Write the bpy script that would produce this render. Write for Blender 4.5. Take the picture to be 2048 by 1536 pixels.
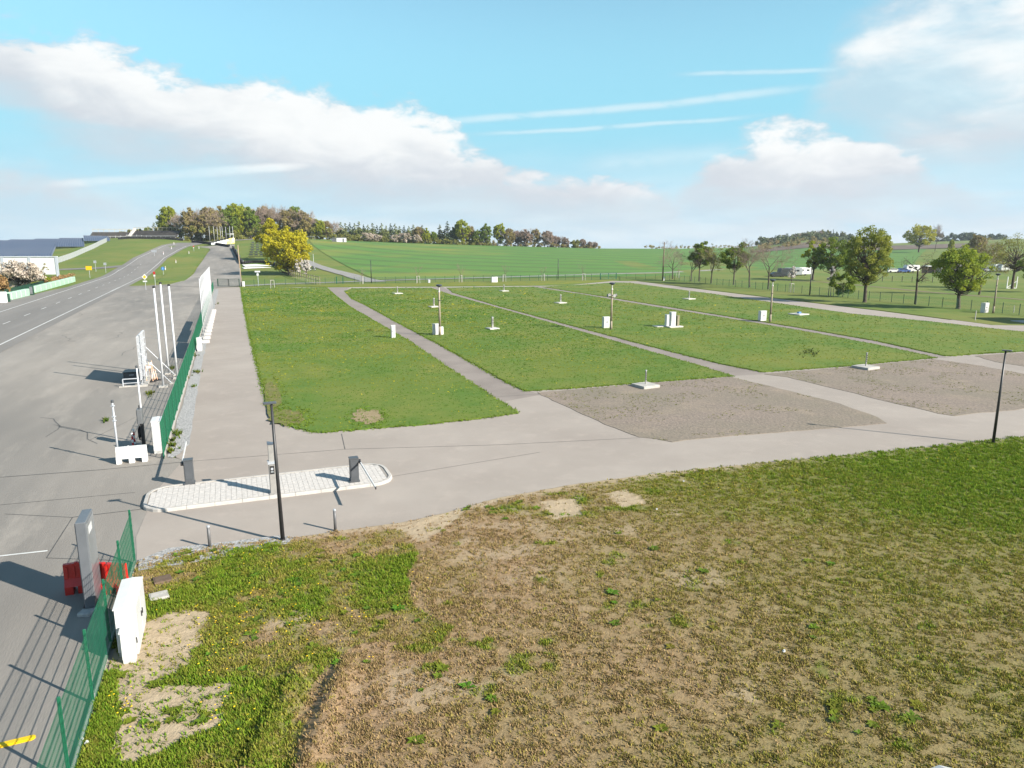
import bpy, bmesh, math, random
import numpy as np
from mathutils import Vector, Matrix
from mathutils.geometry import delaunay_2d_cdt

for o in list(bpy.data.objects): bpy.data.objects.remove(o)
S = bpy.context.scene
COL = S.collection
R = math.radians

# ------------------------------------------------------------------ camera
CAMH = 10.0
FPX = 1420.0
PITCH = math.atan((768 - 485) / FPX)
SP, CP = math.sin(PITCH), math.cos(PITCH)
cd = bpy.data.cameras.new('camera'); cam = bpy.data.objects.new('camera', cd); COL.objects.link(cam)
cd.sensor_fit = 'HORIZONTAL'; cd.sensor_width = 36.0; cd.lens = 36.0 * FPX / 2048
cd.clip_start = 0.1; cd.clip_end = 20000
cam.location = (0, 0, CAMH); cam.rotation_euler = (math.pi / 2 - PITCH, 0, 0)
S.camera = cam

# ------------------------------------------------------------------ light
SUN_EL = R(29.0)
SUN_AZ = math.atan2(0.891, -0.454)          # clockwise from +Y, towards the sun
SUND = Vector((math.sin(SUN_AZ) * math.cos(SUN_EL), math.cos(SUN_AZ) * math.cos(SUN_EL), math.sin(SUN_EL)))
ld = bpy.data.lights.new('sun', 'SUN'); ld.energy = 5.0; ld.angle = R(0.55); ld.color = (1.0, 0.93, 0.82)
sun = bpy.data.objects.new('sun', ld); COL.objects.link(sun)
sun.rotation_euler = SUND.to_track_quat('Z', 'Y').to_euler(); sun.location = (30, -20, 60)
S.view_settings.view_transform = 'Standard'; S.view_settings.look = 'None'
S.view_settings.exposure = 1.2; S.view_settings.gamma = 1.0; S.view_settings.use_curve_mapping = False
SKY_STRENGTH = 0.08

def build_world():
    w = bpy.data.worlds.new('World'); S.world = w; w.use_nodes = True
    nt = w.node_tree; N = nt.nodes; L = nt.links; N.clear()
    def nd(t, **k):
        n = N.new(t)
        for a, b in k.items(): setattr(n, a, b)
        return n
    def val(s, v):
        if isinstance(v, (int, float)): s.default_value = v
        else: L.new(v, s)
    def M(op, a, b=0.0, c=0.0, clamp=False):
        n = nd('ShaderNodeMath', operation=op, use_clamp=clamp)
        val(n.inputs[0], a); val(n.inputs[1], b); val(n.inputs[2], c); return n.outputs[0]
    def sstep(x, lo, hi):
        n = nd('ShaderNodeMapRange', interpolation_type='SMOOTHSTEP'); n.clamp = True
        val(n.inputs[0], x); val(n.inputs[1], lo); val(n.inputs[2], hi); n.inputs[3].default_value = 0; n.inputs[4].default_value = 1
        return n.outputs[0]
    def mix(f, a, b, mode='MIX'):
        n = nd('ShaderNodeMix', data_type='RGBA', blend_type=mode); n.clamp_result = False
        val(n.inputs[0], f)
        for s, v in ((n.inputs[6], a), (n.inputs[7], b)):
            if isinstance(v, tuple): s.default_value = v + (1,)
            else: L.new(v, s)
        return n.outputs[2]
    sky = nd('ShaderNodeTexSky', sky_type='NISHITA'); sky.sun_disc = False
    sky.sun_elevation = SUN_EL; sky.sun_rotation = SUN_AZ
    sky.altitude = 400; sky.air_density = 1.0; sky.dust_density = 0.0; sky.ozone_density = 1.0
    tc = nd('ShaderNodeTexCoord'); sep = nd('ShaderNodeSeparateXYZ'); L.new(tc.outputs['Generated'], sep.inputs[0])
    x, y, z = sep.outputs
    az = M('ARCTAN2', x, y)                    # 0 towards +Y, positive to the right
    el = M('ARCSINE', M('MINIMUM', M('MAXIMUM', z, -1.0), 1.0))
    def curve(pts, lo=-0.9, hi=0.9):
        """piecewise-smooth function of azimuth: pts [(pixel x, pixel y)] -> elevation, scaled by 0.5"""
        n = nd('ShaderNodeFloatCurve'); c = n.mapping.curves[0]
        n.mapping.use_clip = False
        P = []
        for px, py in pts:
            u = (px - 1024) / FPX; v = (768 - py) / FPX
            d = Vector((u, v * SP + CP, v * CP - SP)).normalized()
            P.append(((math.atan2(d.x, d.y) - lo) / (hi - lo), math.asin(d.z) / 0.5 + 0.2))
        while len(c.points) < len(P): c.points.new(0, 0)
        for p, q in zip(c.points, P): p.location = q; p.handle_type = 'AUTO'
        n.mapping.update()
        mr = nd('ShaderNodeMapRange'); mr.clamp = True
        L.new(az, mr.inputs[0]); mr.inputs[1].default_value = lo; mr.inputs[2].default_value = hi
        L.new(mr.outputs[0], n.inputs[1]); n.inputs[0].default_value = 1
        return M('MULTIPLY', M('SUBTRACT', n.outputs[0], 0.2), 0.5)
    # noise domains
    def comb(a, b, c=0.0):
        n = nd('ShaderNodeCombineXYZ'); val(n.inputs[0], a); val(n.inputs[1], b); val(n.inputs[2], c); return n.outputs[0]
    def noise(vec, scale, detail=8, rough=0.55, dist=0.0):
        n = nd('ShaderNodeTexNoise', noise_dimensions='3D'); L.new(vec, n.inputs['Vector'])
        n.inputs['Scale'].default_value = scale; n.inputs['Detail'].default_value = detail
        n.inputs['Roughness'].default_value = rough; n.inputs['Distortion'].default_value = dist
        return n.outputs['Fac']
    # direction vector with the vertical stretched: puffs with flat bases
    zs = M('MULTIPLY', z, 2.2)
    vec = comb(x, y, zs)
    n_big = noise(vec, 5.5, 6, 0.55, 0.3)
    n_fine = noise(vec, 22.0, 7, 0.6, 0.2)
    n_soft = noise(comb(x, y, M('MULTIPLY', z, 5.0)), 7.0, 5, 0.5, 0.2)
    wob = M('ADD', M('MULTIPLY', M('SUBTRACT', n_big, 0.5), 0.11), M('MULTIPLY', M('SUBTRACT', n_fine, 0.5), 0.075))
    wob_lo = M('ADD', M('MULTIPLY', M('SUBTRACT', n_soft, 0.5), 0.07), M('MULTIPLY', M('SUBTRACT', n_fine, 0.5), 0.03))
    def bank(top, bot, soft_top, soft_bot):
        t = curve(top); b = curve(bot)
        up = M('SUBTRACT', M('ADD', t, wob), el)           # >0 below the top edge
        dn = M('SUBTRACT', el, M('ADD', b, wob_lo))        # >0 above the base
        cov = M('MULTIPLY', sstep(up, -0.004, soft_top), sstep(dn, -0.03, soft_bot))
        hgt = sstep(M('SUBTRACT', el, b), 0.0, 0.10)
        return cov, hgt
    b1, h1 = bank([(-260, -15), (0, 30), (250, 75), (420, 130), (600, 165), (720, 200), (850, 235), (1000, 300), (1200, 352), (1340, 395), (1500, 465), (2300, 520)],
                  [(-260, 190), (0, 222), (130, 280), (350, 335), (600, 388), (800, 415), (1000, 432), (1200, 445), (1340, 450), (1500, 478), (2300, 520)], 0.022, 0.050)
    b2, h2 = bank([(-260, 520), (1250, 475), (1370, 352), (1430, 285), (1500, 250), (1570, 232), (1650, 240), (1730, 262), (1800, 280), (1860, 330), (2000, 380), (2300, 400)],
                  [(-260, 520), (1250, 470), (1370, 418), (1500, 425), (1700, 425), (1850, 412), (1950, 415), (2048, 400), (2300, 410)], 0.028, 0.04)
    b3, h3 = bank([(-260, 325), (0, 335), (180, 368), (330, 395), (520, 440), (800, 400), (1000, 395), (1300, 420), (1600, 410), (1850, 400), (2048, 385), (2300, 380)],
                  [(-260, 425), (0, 420), (300, 430), (520, 455), (800, 435), (1000, 440), (1300, 455), (1600, 455), (1850, 450), (2048, 445), (2300, 440)], 0.04, 0.03)
    b3 = M('MULTIPLY', b3, M('ADD', M('MULTIPLY', sstep(n_soft, 0.36, 0.58), 0.6), 0.3))
    # big soft cloud, upper right
    b4, h4 = bank([(-260, 520), (1500, 330), (1580, 230), (1640, 110), (1700, 0), (1780, -90), (1900, -140), (2300, -200)],
                  [(-260, 521), (1500, 331), (1580, 232), (1640, 245), (1700, 275), (1780, 320), (1900, 350), (2048, 335), (2300, 330)], 0.10, 0.05)
    b4 = M('MULTIPLY', b4, M('ADD', M('MULTIPLY', sstep(n_big, 0.33, 0.60), 0.4), 0.55))
    # generic cumulus over the rest of the dome (outside these azimuths and higher up)
    pl = nd('ShaderNodeVectorMath', operation='DIVIDE'); L.new(tc.outputs['Generated'], pl.inputs[0])
    zz = M('ADD', M('MAXIMUM', z, 0.0), 0.12); L.new(comb(zz, zz, zz), pl.inputs[1])
    gen = sstep(noise(pl.outputs[0], 1.3, 7, 0.55, 0.2), 0.55, 0.68)
    out = M('SUBTRACT', 1.0, M('MULTIPLY', sstep(M('ABSOLUTE', az), 1.0, 0.8), sstep(el, 0.55, 0.45)))
    # note: smoothstep with reversed limits gives 1 inside the photographed sector
    gen = M('MULTIPLY', M('MULTIPLY', gen, out), sstep(el, 0.0, 0.12))
    # thin contrails / cirrus streaks
    def streak(p0, p1, width, gain):
        def ae(px, py):
            u = (px - 1024) / FPX; v = (768 - py) / FPX
            d = Vector((u, v * SP + CP, v * CP - SP)).normalized(); return math.atan2(d.x, d.y), math.asin(d.z)
        a0, e0 = ae(*p0); a1, e1 = ae(*p1)
        t = M('DIVIDE', M('SUBTRACT', az, a0), a1 - a0)
        line = M('ADD', M('MULTIPLY', t, e1 - e0), e0)
        line = M('ADD', line, M('MULTIPLY', M('SUBTRACT', n_soft, 0.5), 0.008))
        dist = M('ABSOLUTE', M('SUBTRACT', el, line))
        f = M('SUBTRACT', 1.0, sstep(dist, 0.0, width))
        f = M('MULTIPLY', f, M('MULTIPLY', sstep(t, -0.05, 0.25), M('SUBTRACT', 1.0, sstep(t, 0.75, 1.1))))
        return M('MULTIPLY', f, M('MULTIPLY', sstep(n_fine, 0.10, 0.55), gain))
    st = streak((800, 246), (1660, 168), 0.008, 0.45)
    st = M('MAXIMUM', st, streak((920, 270), (1540, 228), 0.005, 0.4))
    st = M('MAXIMUM', st, streak((1340, 148), (1700, 136), 0.005, 0.35))
    st = M('MAXIMUM', st, streak((60, 372), (640, 326), 0.010, 0.35))
    st = M('MAXIMUM', st, streak((1150, 330), (1500, 300), 0.02, 0.25))
    cov = M('MAXIMUM', M('MAXIMUM', b1, b2), M('MAXIMUM', b3, M('MAXIMUM', b4, gen)))
    cov = M('MAXIMUM', cov, st, clamp=True)
    hh = M('MAXIMUM', M('MULTIPLY', b1, h1), M('MAXIMUM', M('MULTIPLY', b2, h2), M('MAXIMUM', M('MULTIPLY', b4, h4), M('MULTIPLY', b3, h3))))
    n_puff = noise(vec, 13.0, 6, 0.6, 0.4)
    lit = M('ADD', M('MULTIPLY', hh, 0.95), M('MULTIPLY', M('SUBTRACT', n_puff, 0.5), 1.3))
    lit = M('ADD', lit, M('MULTIPLY', M('SUBTRACT', n_big, 0.42), 0.7))
    lit = M('MAXIMUM', sstep(lit, 0.12, 1.12), sstep(st, 0.0, 0.3))
    ccol = mix(lit, (3.75, 3.88, 4.15), (5.7, 5.62, 5.5))
    skyc = mix(1.0, sky.outputs[0], (1.0, 1.25, 1.10), 'MULTIPLY')
    skyc = mix(M('MULTIPLY', M('SUBTRACT', 1.0, sstep(el, 0.10, 0.40)), 0.92), skyc, (1.60, 3.85, 4.85))
    veil = M('MULTIPLY', M('SUBTRACT', 1.0, sstep(el, -0.02, 0.17)), 0.92)
    skyc = mix(veil, skyc, mix(sstep(n_soft, 0.38, 0.62), (3.55, 4.45, 5.15), (4.5, 4.95, 5.3)))
    final = mix(M('MULTIPLY', cov, 0.93), skyc, ccol)
    bg = nd('ShaderNodeBackground'); L.new(final, bg.inputs[0]); bg.inputs[1].default_value = SKY_STRENGTH
    ow = nd('ShaderNodeOutputWorld'); L.new(bg.outputs[0], ow.inputs[0])
build_world()

# ------------------------------------------------------------------ pixel <-> place
def ray(px, py):
    u = (px - 1024) / FPX; v = (768 - py) / FPX
    return Vector((u, v * SP + CP, v * CP - SP))
def G(px, py, z=0.0):
    d = ray(px, py); t = (z - CAMH) / d.z
    return Vector((d.x * t, d.y * t, z))
# crest of the land per picture column: (column, start of the rise, depth of the crest, crest row)
CTRL = [(-900, 240, 520, 494), (-300, 230, 460, 490), (0, 215, 430, 486), (150, 210, 430, 483), (200, 210, 435, 477), (260, 215, 440, 473), (340, 225, 430, 477),
        (385, 225, 420, 483), (450, 215, 430, 480), (520, 205, 450, 476), (620, 200, 460, 478), (700, 200, 470, 481), (900, 200, 480, 489),
        (1200, 200, 500, 497), (1350, 205, 560, 497.5), (1480, 230, 760, 495), (1550, 240, 800, 488), (1620, 250, 820, 478), (1690, 250, 820, 484),
        (1750, 255, 820, 488), (1850, 260, 850, 484), (2048, 265, 900, 477), (2500, 265, 900, 475), (3200, 265, 900, 480)]
CA = np.array([(c[0] - 1024) / FPX / 1.02 for c in CTRL])
CR0 = np.array([c[1] for c in CTRL], float); CRC = np.array([c[2] for c in CTRL], float)
def _hc(c):
    d = ray(c[0], c[3]); return CAMH + d.z / d.y * c[2]
CHC = np.array([_hc(c) for c in CTRL])
def hgt(x, y):
    x = np.asarray(x, float); y = np.asarray(y, float)
    a = x / np.maximum(y, 60.0)
    r0 = np.interp(a, CA, CR0); rc = np.interp(a, CA, CRC); hc = np.interp(a, CA, CHC)
    t = np.clip((y - r0) / (rc - r0), 0, 1)
    s = 0.45 * t + 0.55 * t * t * (3 - 2 * t)
    s = np.where(t < 0.12, s * np.clip(t / 0.12, 0, 1) ** 0.6, s)
    h = hc * s
    over = np.maximum(y - rc, 0)
    return h - np.minimum(over * 0.035 + (over / 900.0) ** 2 * 10, 70.0)
def hg(x, y): return float(hgt(x, y))
def T(px, py):
    d = ray(px, py); t = 8.0; prev = t
    while t < 3000:
        if CAMH + d.z * t < hg(d.x * t, d.y * t):
            lo, hi = prev, t
            for _ in range(18):
                m = (lo + hi) / 2
                if CAMH + d.z * m < hg(d.x * m, d.y * m): hi = m
                else: lo = m
            return Vector((d.x * hi, d.y * hi, hg(d.x * hi, d.y * hi)))
        prev = t; t += 0.5 + t * 0.006
    return Vector((d.x * 400, d.y * 400, 0))
def AT(px, Y):
    """point of the ground at depth Y in picture column px"""
    x = (px - 1024) / FPX / 1.02 * Y
    return Vector((x, Y, hg(x, Y)))
def top_h(b, px, py):
    d = ray(px, py); return CAMH + d.z * (b.y / d.y) - b.z
def project(x, y, z=0.0):
    dz = z - CAMH; fw = y * CP - dz * SP; up = y * SP + dz * CP
    return 1024 + FPX * x / fw, 768 - FPX * up / fw
D2 = Vector((-0.366, 0.931)).normalized()      # the site's long axis (fences, side road)
N2 = Vector((D2.y, -D2.x))                     # across it, to the right
ANG = math.atan2(-D2.x, D2.y)                  # z rotation of a thing whose local +Y lies along D2

# ------------------------------------------------------------------ numpy value noise
def vnoise(x, y, seed=0):
    xi = np.floor(x).astype(np.int64); yi = np.floor(y).astype(np.int64)
    fx = x - xi; fy = y - yi; fx = fx * fx * (3 - 2 * fx); fy = fy * fy * (3 - 2 * fy)
    def h(i, j):
        n = (i * 374761393 + j * 668265263 + seed * 982451653) & 0x7fffffff
        n = ((n ^ (n >> 13)) * 1274126177) & 0x7fffffff
        return ((n ^ (n >> 16)) & 0xffff) / 65535.0
    return (h(xi, yi) * (1 - fx) + h(xi + 1, yi) * fx) * (1 - fy) + (h(xi, yi + 1) * (1 - fx) + h(xi + 1, yi + 1) * fx) * fy
def fbm(x, y, s, oct=4, seed=0):
    t = 0; a = 0.5; tot = 0
    for k in range(oct):
        t = t + a * vnoise(x * s, y * s, seed + k * 17); tot += a; a *= 0.5; s *= 2.03
    return t / tot

# ------------------------------------------------------------------ materials
MATS = {}
def mat(name, c1, c2=None, scale=3.0, rough=0.8, bump=0.0, bscale=60.0, metal=0.0, coord='Object', spec=0.3, detail=5, stretch=None, c3=None, s3=0.3, transl=None, f3=0.5, lo=0.35, hi=0.65, c4=None, s4=1.0, f4=0.5):
    if name in MATS: return MATS[name]
    m = bpy.data.materials.new(name); m.use_nodes = True; MATS[name] = m
    nt = m.node_tree; N = nt.nodes; L = nt.links; b = N['Principled BSDF']
    b.inputs['Roughness'].default_value = rough; b.inputs['Metallic'].default_value = metal
    b.inputs['Specular IOR Level'].default_value = spec
    if c2 is None: c2 = tuple(v * 0.82 for v in c1)
    if coord == 'World':
        g = N.new('ShaderNodeNewGeometry'); vec = g.outputs['Position']
    else:
        g = N.new('ShaderNodeTexCoord'); vec = g.outputs['Object']
    if stretch:
        mp = N.new('ShaderNodeMapping'); mp.vector_type = 'TEXTURE'; L.new(vec, mp.inputs[0]); mp.inputs['Rotation'].default_value[2] = stretch[0]
        mp.inputs['Scale'].default_value = (1 / stretch[1], 1 / stretch[2], 1); vec = mp.outputs[0]
    def noise(sc, det=5, rg=0.6):
        n = N.new('ShaderNodeTexNoise'); L.new(vec, n.inputs['Vector']); n.inputs['Scale'].default_value = sc
        n.inputs['Detail'].default_value = det; n.inputs['Roughness'].default_value = rg; return n.outputs['Fac']
    def ramp(f, lo, hi):
        r = N.new('ShaderNodeMapRange'); L.new(f, r.inputs[0]); r.inputs[1].default_value = lo; r.inputs[2].default_value = hi; r.clamp = True; return r.outputs[0]
    def mix(f, a, bb):
        x = N.new('ShaderNodeMix'); x.data_type = 'RGBA'
        if isinstance(f, float): x.inputs[0].default_value = f
        else: L.new(f, x.inputs[0])
        for s, v in ((x.inputs[6], a), (x.inputs[7], bb)):
            if isinstance(v, tuple): s.default_value = v + (1,)
            else: L.new(v, s)
        return x.outputs[2]
    col = mix(ramp(noise(scale, detail), lo, hi), tuple(c1), tuple(c2))
    if c3 is not None:
        mm = N.new('ShaderNodeMath'); mm.operation = 'MULTIPLY'; L.new(ramp(noise(s3, 4), 0.42, 0.66), mm.inputs[0]); mm.inputs[1].default_value = f3
        col = mix(mm.outputs[0], col, tuple(c3))
    if c4 is not None:
        mm = N.new('ShaderNodeMath'); mm.operation = 'MULTIPLY'; L.new(ramp(noise(s4, 7, 0.7), 0.52, 0.70), mm.inputs[0]); mm.inputs[1].default_value = f4
        col = mix(mm.outputs[0], col, tuple(c4))
    L.new(col, b.inputs['Base Color'])
    if bump:
        bp = N.new('ShaderNodeBump'); bp.inputs['Strength'].default_value = bump; bp.inputs['Distance'].default_value = 0.05
        L.new(noise(bscale, 6), bp.inputs['Height']); L.new(bp.outputs[0], b.inputs['Normal'])
    if transl:
        t = N.new('ShaderNodeBsdfTranslucent'); L.new(col, t.inputs[0]); ms = N.new('ShaderNodeMixShader'); ms.inputs[0].default_value = transl
        L.new(b.outputs[0], ms.inputs[1]); L.new(t.outputs[0], ms.inputs[2]); L.new(ms.outputs[0], N['Material Output'].inputs[0])
    return m
def mat_attr(name, rough=0.9, transl=0.25, gain=1.0):
    """colour comes from the point colour attribute 'col' (each blade its own colour)"""
    if name in MATS: return MATS[name]
    m = bpy.data.materials.new(name); m.use_nodes = True; MATS[name] = m
    nt = m.node_tree; N = nt.nodes; L = nt.links; b = N['Principled BSDF']
    a = N.new('ShaderNodeAttribute'); a.attribute_name = 'col'
    L.new(a.outputs['Color'], b.inputs['Base Color']); b.inputs['Roughness'].default_value = rough; b.inputs['Specular IOR Level'].default_value = 0.15
    t = N.new('ShaderNodeBsdfTranslucent'); L.new(a.outputs['Color'], t.inputs[0]); ms = N.new('ShaderNodeMixShader'); ms.inputs[0].default_value = transl
    L.new(b.outputs[0], ms.inputs[1]); L.new(t.outputs[0], ms.inputs[2]); L.new(ms.outputs[0], N['Material Output'].inputs[0])
    return m

ASPH_D = mat('asphalt_race_road', (0.182, 0.168, 0.153), (0.215, 0.199, 0.182), 0.35, 0.85, 0.25, 25, coord='World', stretch=(ANG, 1.0, 0.10), c3=(0.142, 0.134, 0.126), s3=0.06, f3=0.7, c4=(0.22, 0.205, 0.19), s4=0.7, f4=0.4)
ASPH_P = mat('asphalt_old_plaza', (0.222, 0.200, 0.176), (0.285, 0.258, 0.228), 0.22, 0.88, 0.3, 22, coord='World', detail=9, stretch=(ANG, 1.0, 0.22), c3=(0.138, 0.130, 0.120), s3=0.085, f3=0.85, c4=(0.34, 0.305, 0.265), s4=0.55, f4=0.5)
ASPH_L = mat('asphalt_light_site', (0.286, 0.249, 0.218), (0.320, 0.280, 0.246), 0.3, 0.88, 0.25, 30, coord='World', detail=8, c3=(0.252, 0.216, 0.188), s3=0.08, f3=0.7, c4=(0.355, 0.305, 0.265), s4=0.9, f4=0.5)
ASPH_PATH = mat('asphalt_path', (0.200, 0.170, 0.150), (0.245, 0.210, 0.186), 0.35, 0.9, 0.25, 30, coord='World', detail=8)
LANE = mat('farm_lane', (0.26, 0.25, 0.235), (0.21, 0.20, 0.185), 0.5, 0.9, 0, coord='World')
PAINT = mat('road_paint_white', (0.62, 0.62, 0.60), (0.40, 0.40, 0.39), 1.2, 0.7, 0, coord='World', lo=0.3, hi=0.75)
SEAM = mat('tar_seam', (0.060, 0.058, 0.056), (0.095, 0.092, 0.088), 2, 0.7, 0, coord='World')
GRAVEL = mat('gravel_pad', (0.265, 0.212, 0.172), (0.150, 0.122, 0.102), 7.0, 0.95, 0.9, 7, coord='World', detail=10, c3=(0.165, 0.150, 0.105), s3=0.12, f3=0.55, c4=(0.30, 0.235, 0.175), s4=0.3, f4=0.5)
STONES = mat('crushed_stone', (0.44, 0.43, 0.42), (0.15, 0.15, 0.15), 14.0, 0.9, 1.0, 9, coord='World', detail=10)
GRASS_T = mat('meadow_grass', (0.078, 0.135, 0.016), (0.112, 0.145, 0.024), 0.25, 0.95, 0.6, 3, coord='World', detail=8, c3=(0.18, 0.165, 0.040), s3=0.05, f3=0.6)
LAWN = mat('pitch_lawn', (0.068, 0.130, 0.014), (0.098, 0.145, 0.018), 0.5, 0.95, 0.9, 5, coord='World', detail=9, c3=(0.150, 0.160, 0.028), s3=0.12, f3=0.8)
WHITE = mat('white_plastic', (0.60, 0.60, 0.59), (0.54, 0.54, 0.53), 2.0, 0.45, 0, spec=0.5)
WHITE_M = mat('white_pole_paint', (0.56, 0.57, 0.59), (0.48, 0.49, 0.51), 2.0, 0.4, 0, spec=0.5)
CONC = mat('concrete', (0.42, 0.40, 0.37), (0.33, 0.315, 0.29), 4.0, 0.9, 0.2, 30)
CONC_POLE = mat('concrete_pole', (0.30, 0.25, 0.19), (0.24, 0.20, 0.155), 3.0, 0.9, 0.2, 30)
KERB = mat('kerb_stone', (0.42, 0.395, 0.365), (0.34, 0.325, 0.305), 3.0, 0.9, 0.2, 40)
PAVER = mat('paver_light', (0.50, 0.47, 0.44), (0.40, 0.38, 0.36), 7.0, 0.9, 0.2, 40, detail=2)
BLACKM = mat('black_metal', (0.018, 0.018, 0.020), (0.026, 0.026, 0.028), 6.0, 0.45, 0, spec=0.5)
DGREY = mat('anthracite_cabinet', (0.055, 0.060, 0.066), (0.068, 0.073, 0.080), 4.0, 0.4, 0, spec=0.5)
STEEL = mat('stainless_steel', (0.34, 0.33, 0.31), (0.28, 0.27, 0.26), 5.0, 0.45, 0, metal=0.35, spec=0.5)
GALV = mat('galvanised', (0.42, 0.44, 0.47), (0.34, 0.36, 0.39), 6.0, 0.5, 0, metal=0.2, spec=0.5)
GREYP = mat('grey_panel', (0.11, 0.118, 0.13), (0.09, 0.098, 0.11), 1.5, 0.35, 0, spec=0.5)
GREYL = mat('grey_panel_light', (0.17, 0.18, 0.19), (0.13, 0.137, 0.147), 1.2, 0.3, 0, spec=0.5)
FGREEN = mat('fence_green', (0.008, 0.110, 0.055), (0.006, 0.085, 0.042), 3.0, 0.45, 0, spec=0.5)
FGREEN_D = mat('fence_green_dark', (0.010, 0.055, 0.030), (0.012, 0.045, 0.026), 3.0, 0.5, 0, spec=0.4)
RED = mat('red_plastic', (0.50, 0.018, 0.012), (0.40, 0.015, 0.010), 3.0, 0.45, 0, spec=0.5)
YELLOW = mat('yellow_paint', (0.80, 0.52, 0.01), (0.70, 0.45, 0.01), 6.0, 0.6, 0, coord='World')
YELLOW_S = mat('yellow_sign', (0.85, 0.48, 0.01), (0.82, 0.45, 0.01), 3.0, 0.5, 0)
BLUE = mat('blue_sign', (0.02, 0.20, 0.55), (0.02, 0.18, 0.50), 3.0, 0.45, 0)
BLUEB = mat('blue_box', (0.10, 0.22, 0.42), (0.08, 0.18, 0.36), 3.0, 0.5, 0)
RUBBER = mat('tyre_rubber', (0.016, 0.016, 0.018), (0.030, 0.030, 0.032), 3.0, 0.85, 0.3, 12)
WOODP = mat('wood_pole', (0.155, 0.120, 0.085), (0.115, 0.088, 0.064), 5.0, 0.9, 0.3, 30)
WOODG = mat('weathered_wood', (0.27, 0.23, 0.18), (0.20, 0.17, 0.135), 5.0, 0.9, 0.2, 30)
BARK = mat('bark', (0.060, 0.048, 0.038), (0.095, 0.078, 0.062), 4.0, 0.95, 0.5, 14)
TWIG = mat('twig', (0.200, 0.155, 0.120), (0.250, 0.190, 0.150), 2.0, 0.95, 0)
TWIG_D = mat('twig_dark', (0.085, 0.066, 0.052), (0.115, 0.090, 0.068), 2.0, 0.95, 0)
def leafmat(n, a, b, tr=0.42): return mat(n, a, b, 0.45, 0.75, 0, transl=tr, detail=3, spec=0.2)
L_FRESH = leafmat('leaf_fresh', (0.324, 0.348, 0.024), (0.210, 0.252, 0.022))
L_GREEN = leafmat('leaf_green', (0.195, 0.254, 0.031), (0.124, 0.182, 0.022))
L_OLIVE = leafmat('leaf_olive', (0.250, 0.244, 0.062), (0.175, 0.188, 0.045))
L_YEL = leafmat('leaf_yellow', (0.500, 0.445, 0.030), (0.388, 0.350, 0.015))
L_DARK = leafmat('needles_dark', (0.050, 0.080, 0.042), (0.075, 0.100, 0.050), 0.1)
L_LARCH = leafmat('needles_larch', (0.198, 0.216, 0.072), (0.126, 0.162, 0.055), 0.15)
L_BLOS = leafmat('blossom_white', (0.66, 0.62, 0.58), (0.50, 0.46, 0.43), 0.25)
L_PINK = leafmat('blossom_pale', (0.50, 0.43, 0.37), (0.32, 0.27, 0.20), 0.2)
L_HEDGE = leafmat('hedge_russet', (0.32, 0.18, 0.085), (0.22, 0.165, 0.06), 0.15)
L_FOREST = leafmat('far_forest', (0.125, 0.145, 0.060), (0.080, 0.105, 0.050), 0.1)
PV = mat('solar_glass', (0.030, 0.048, 0.092), (0.042, 0.062, 0.110), 0.4, 0.28, 0, spec=0.6)
GLASS = mat('dark_glass', (0.02, 0.025, 0.03), (0.03, 0.035, 0.04), 2.0, 0.12, 0, spec=0.8)
HULLW = mat('white_board', (0.64, 0.64, 0.65), (0.58, 0.58, 0.59), 0.6, 0.5, 0)
MINT = mat('mint_barrier', (0.34, 0.50, 0.38), (0.28, 0.43, 0.32), 2.0, 0.6, 0)
CREAM = mat('cream_wall', (0.66, 0.58, 0.42), (0.58, 0.50, 0.36), 1.0, 0.8, 0)
FENCE_G = mat('grey_sheet_fence', (0.36, 0.38, 0.38), (0.28, 0.30, 0.30), 1.5, 0.55, 0)
SEAT_D = mat('dark_seat', (0.030, 0.040, 0.036), (0.045, 0.055, 0.050), 2.0, 0.7, 0)
TARP = mat('white_tarp', (0.72, 0.70, 0.68), (0.62, 0.60, 0.58), 1.0, 0.7, 0)

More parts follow.
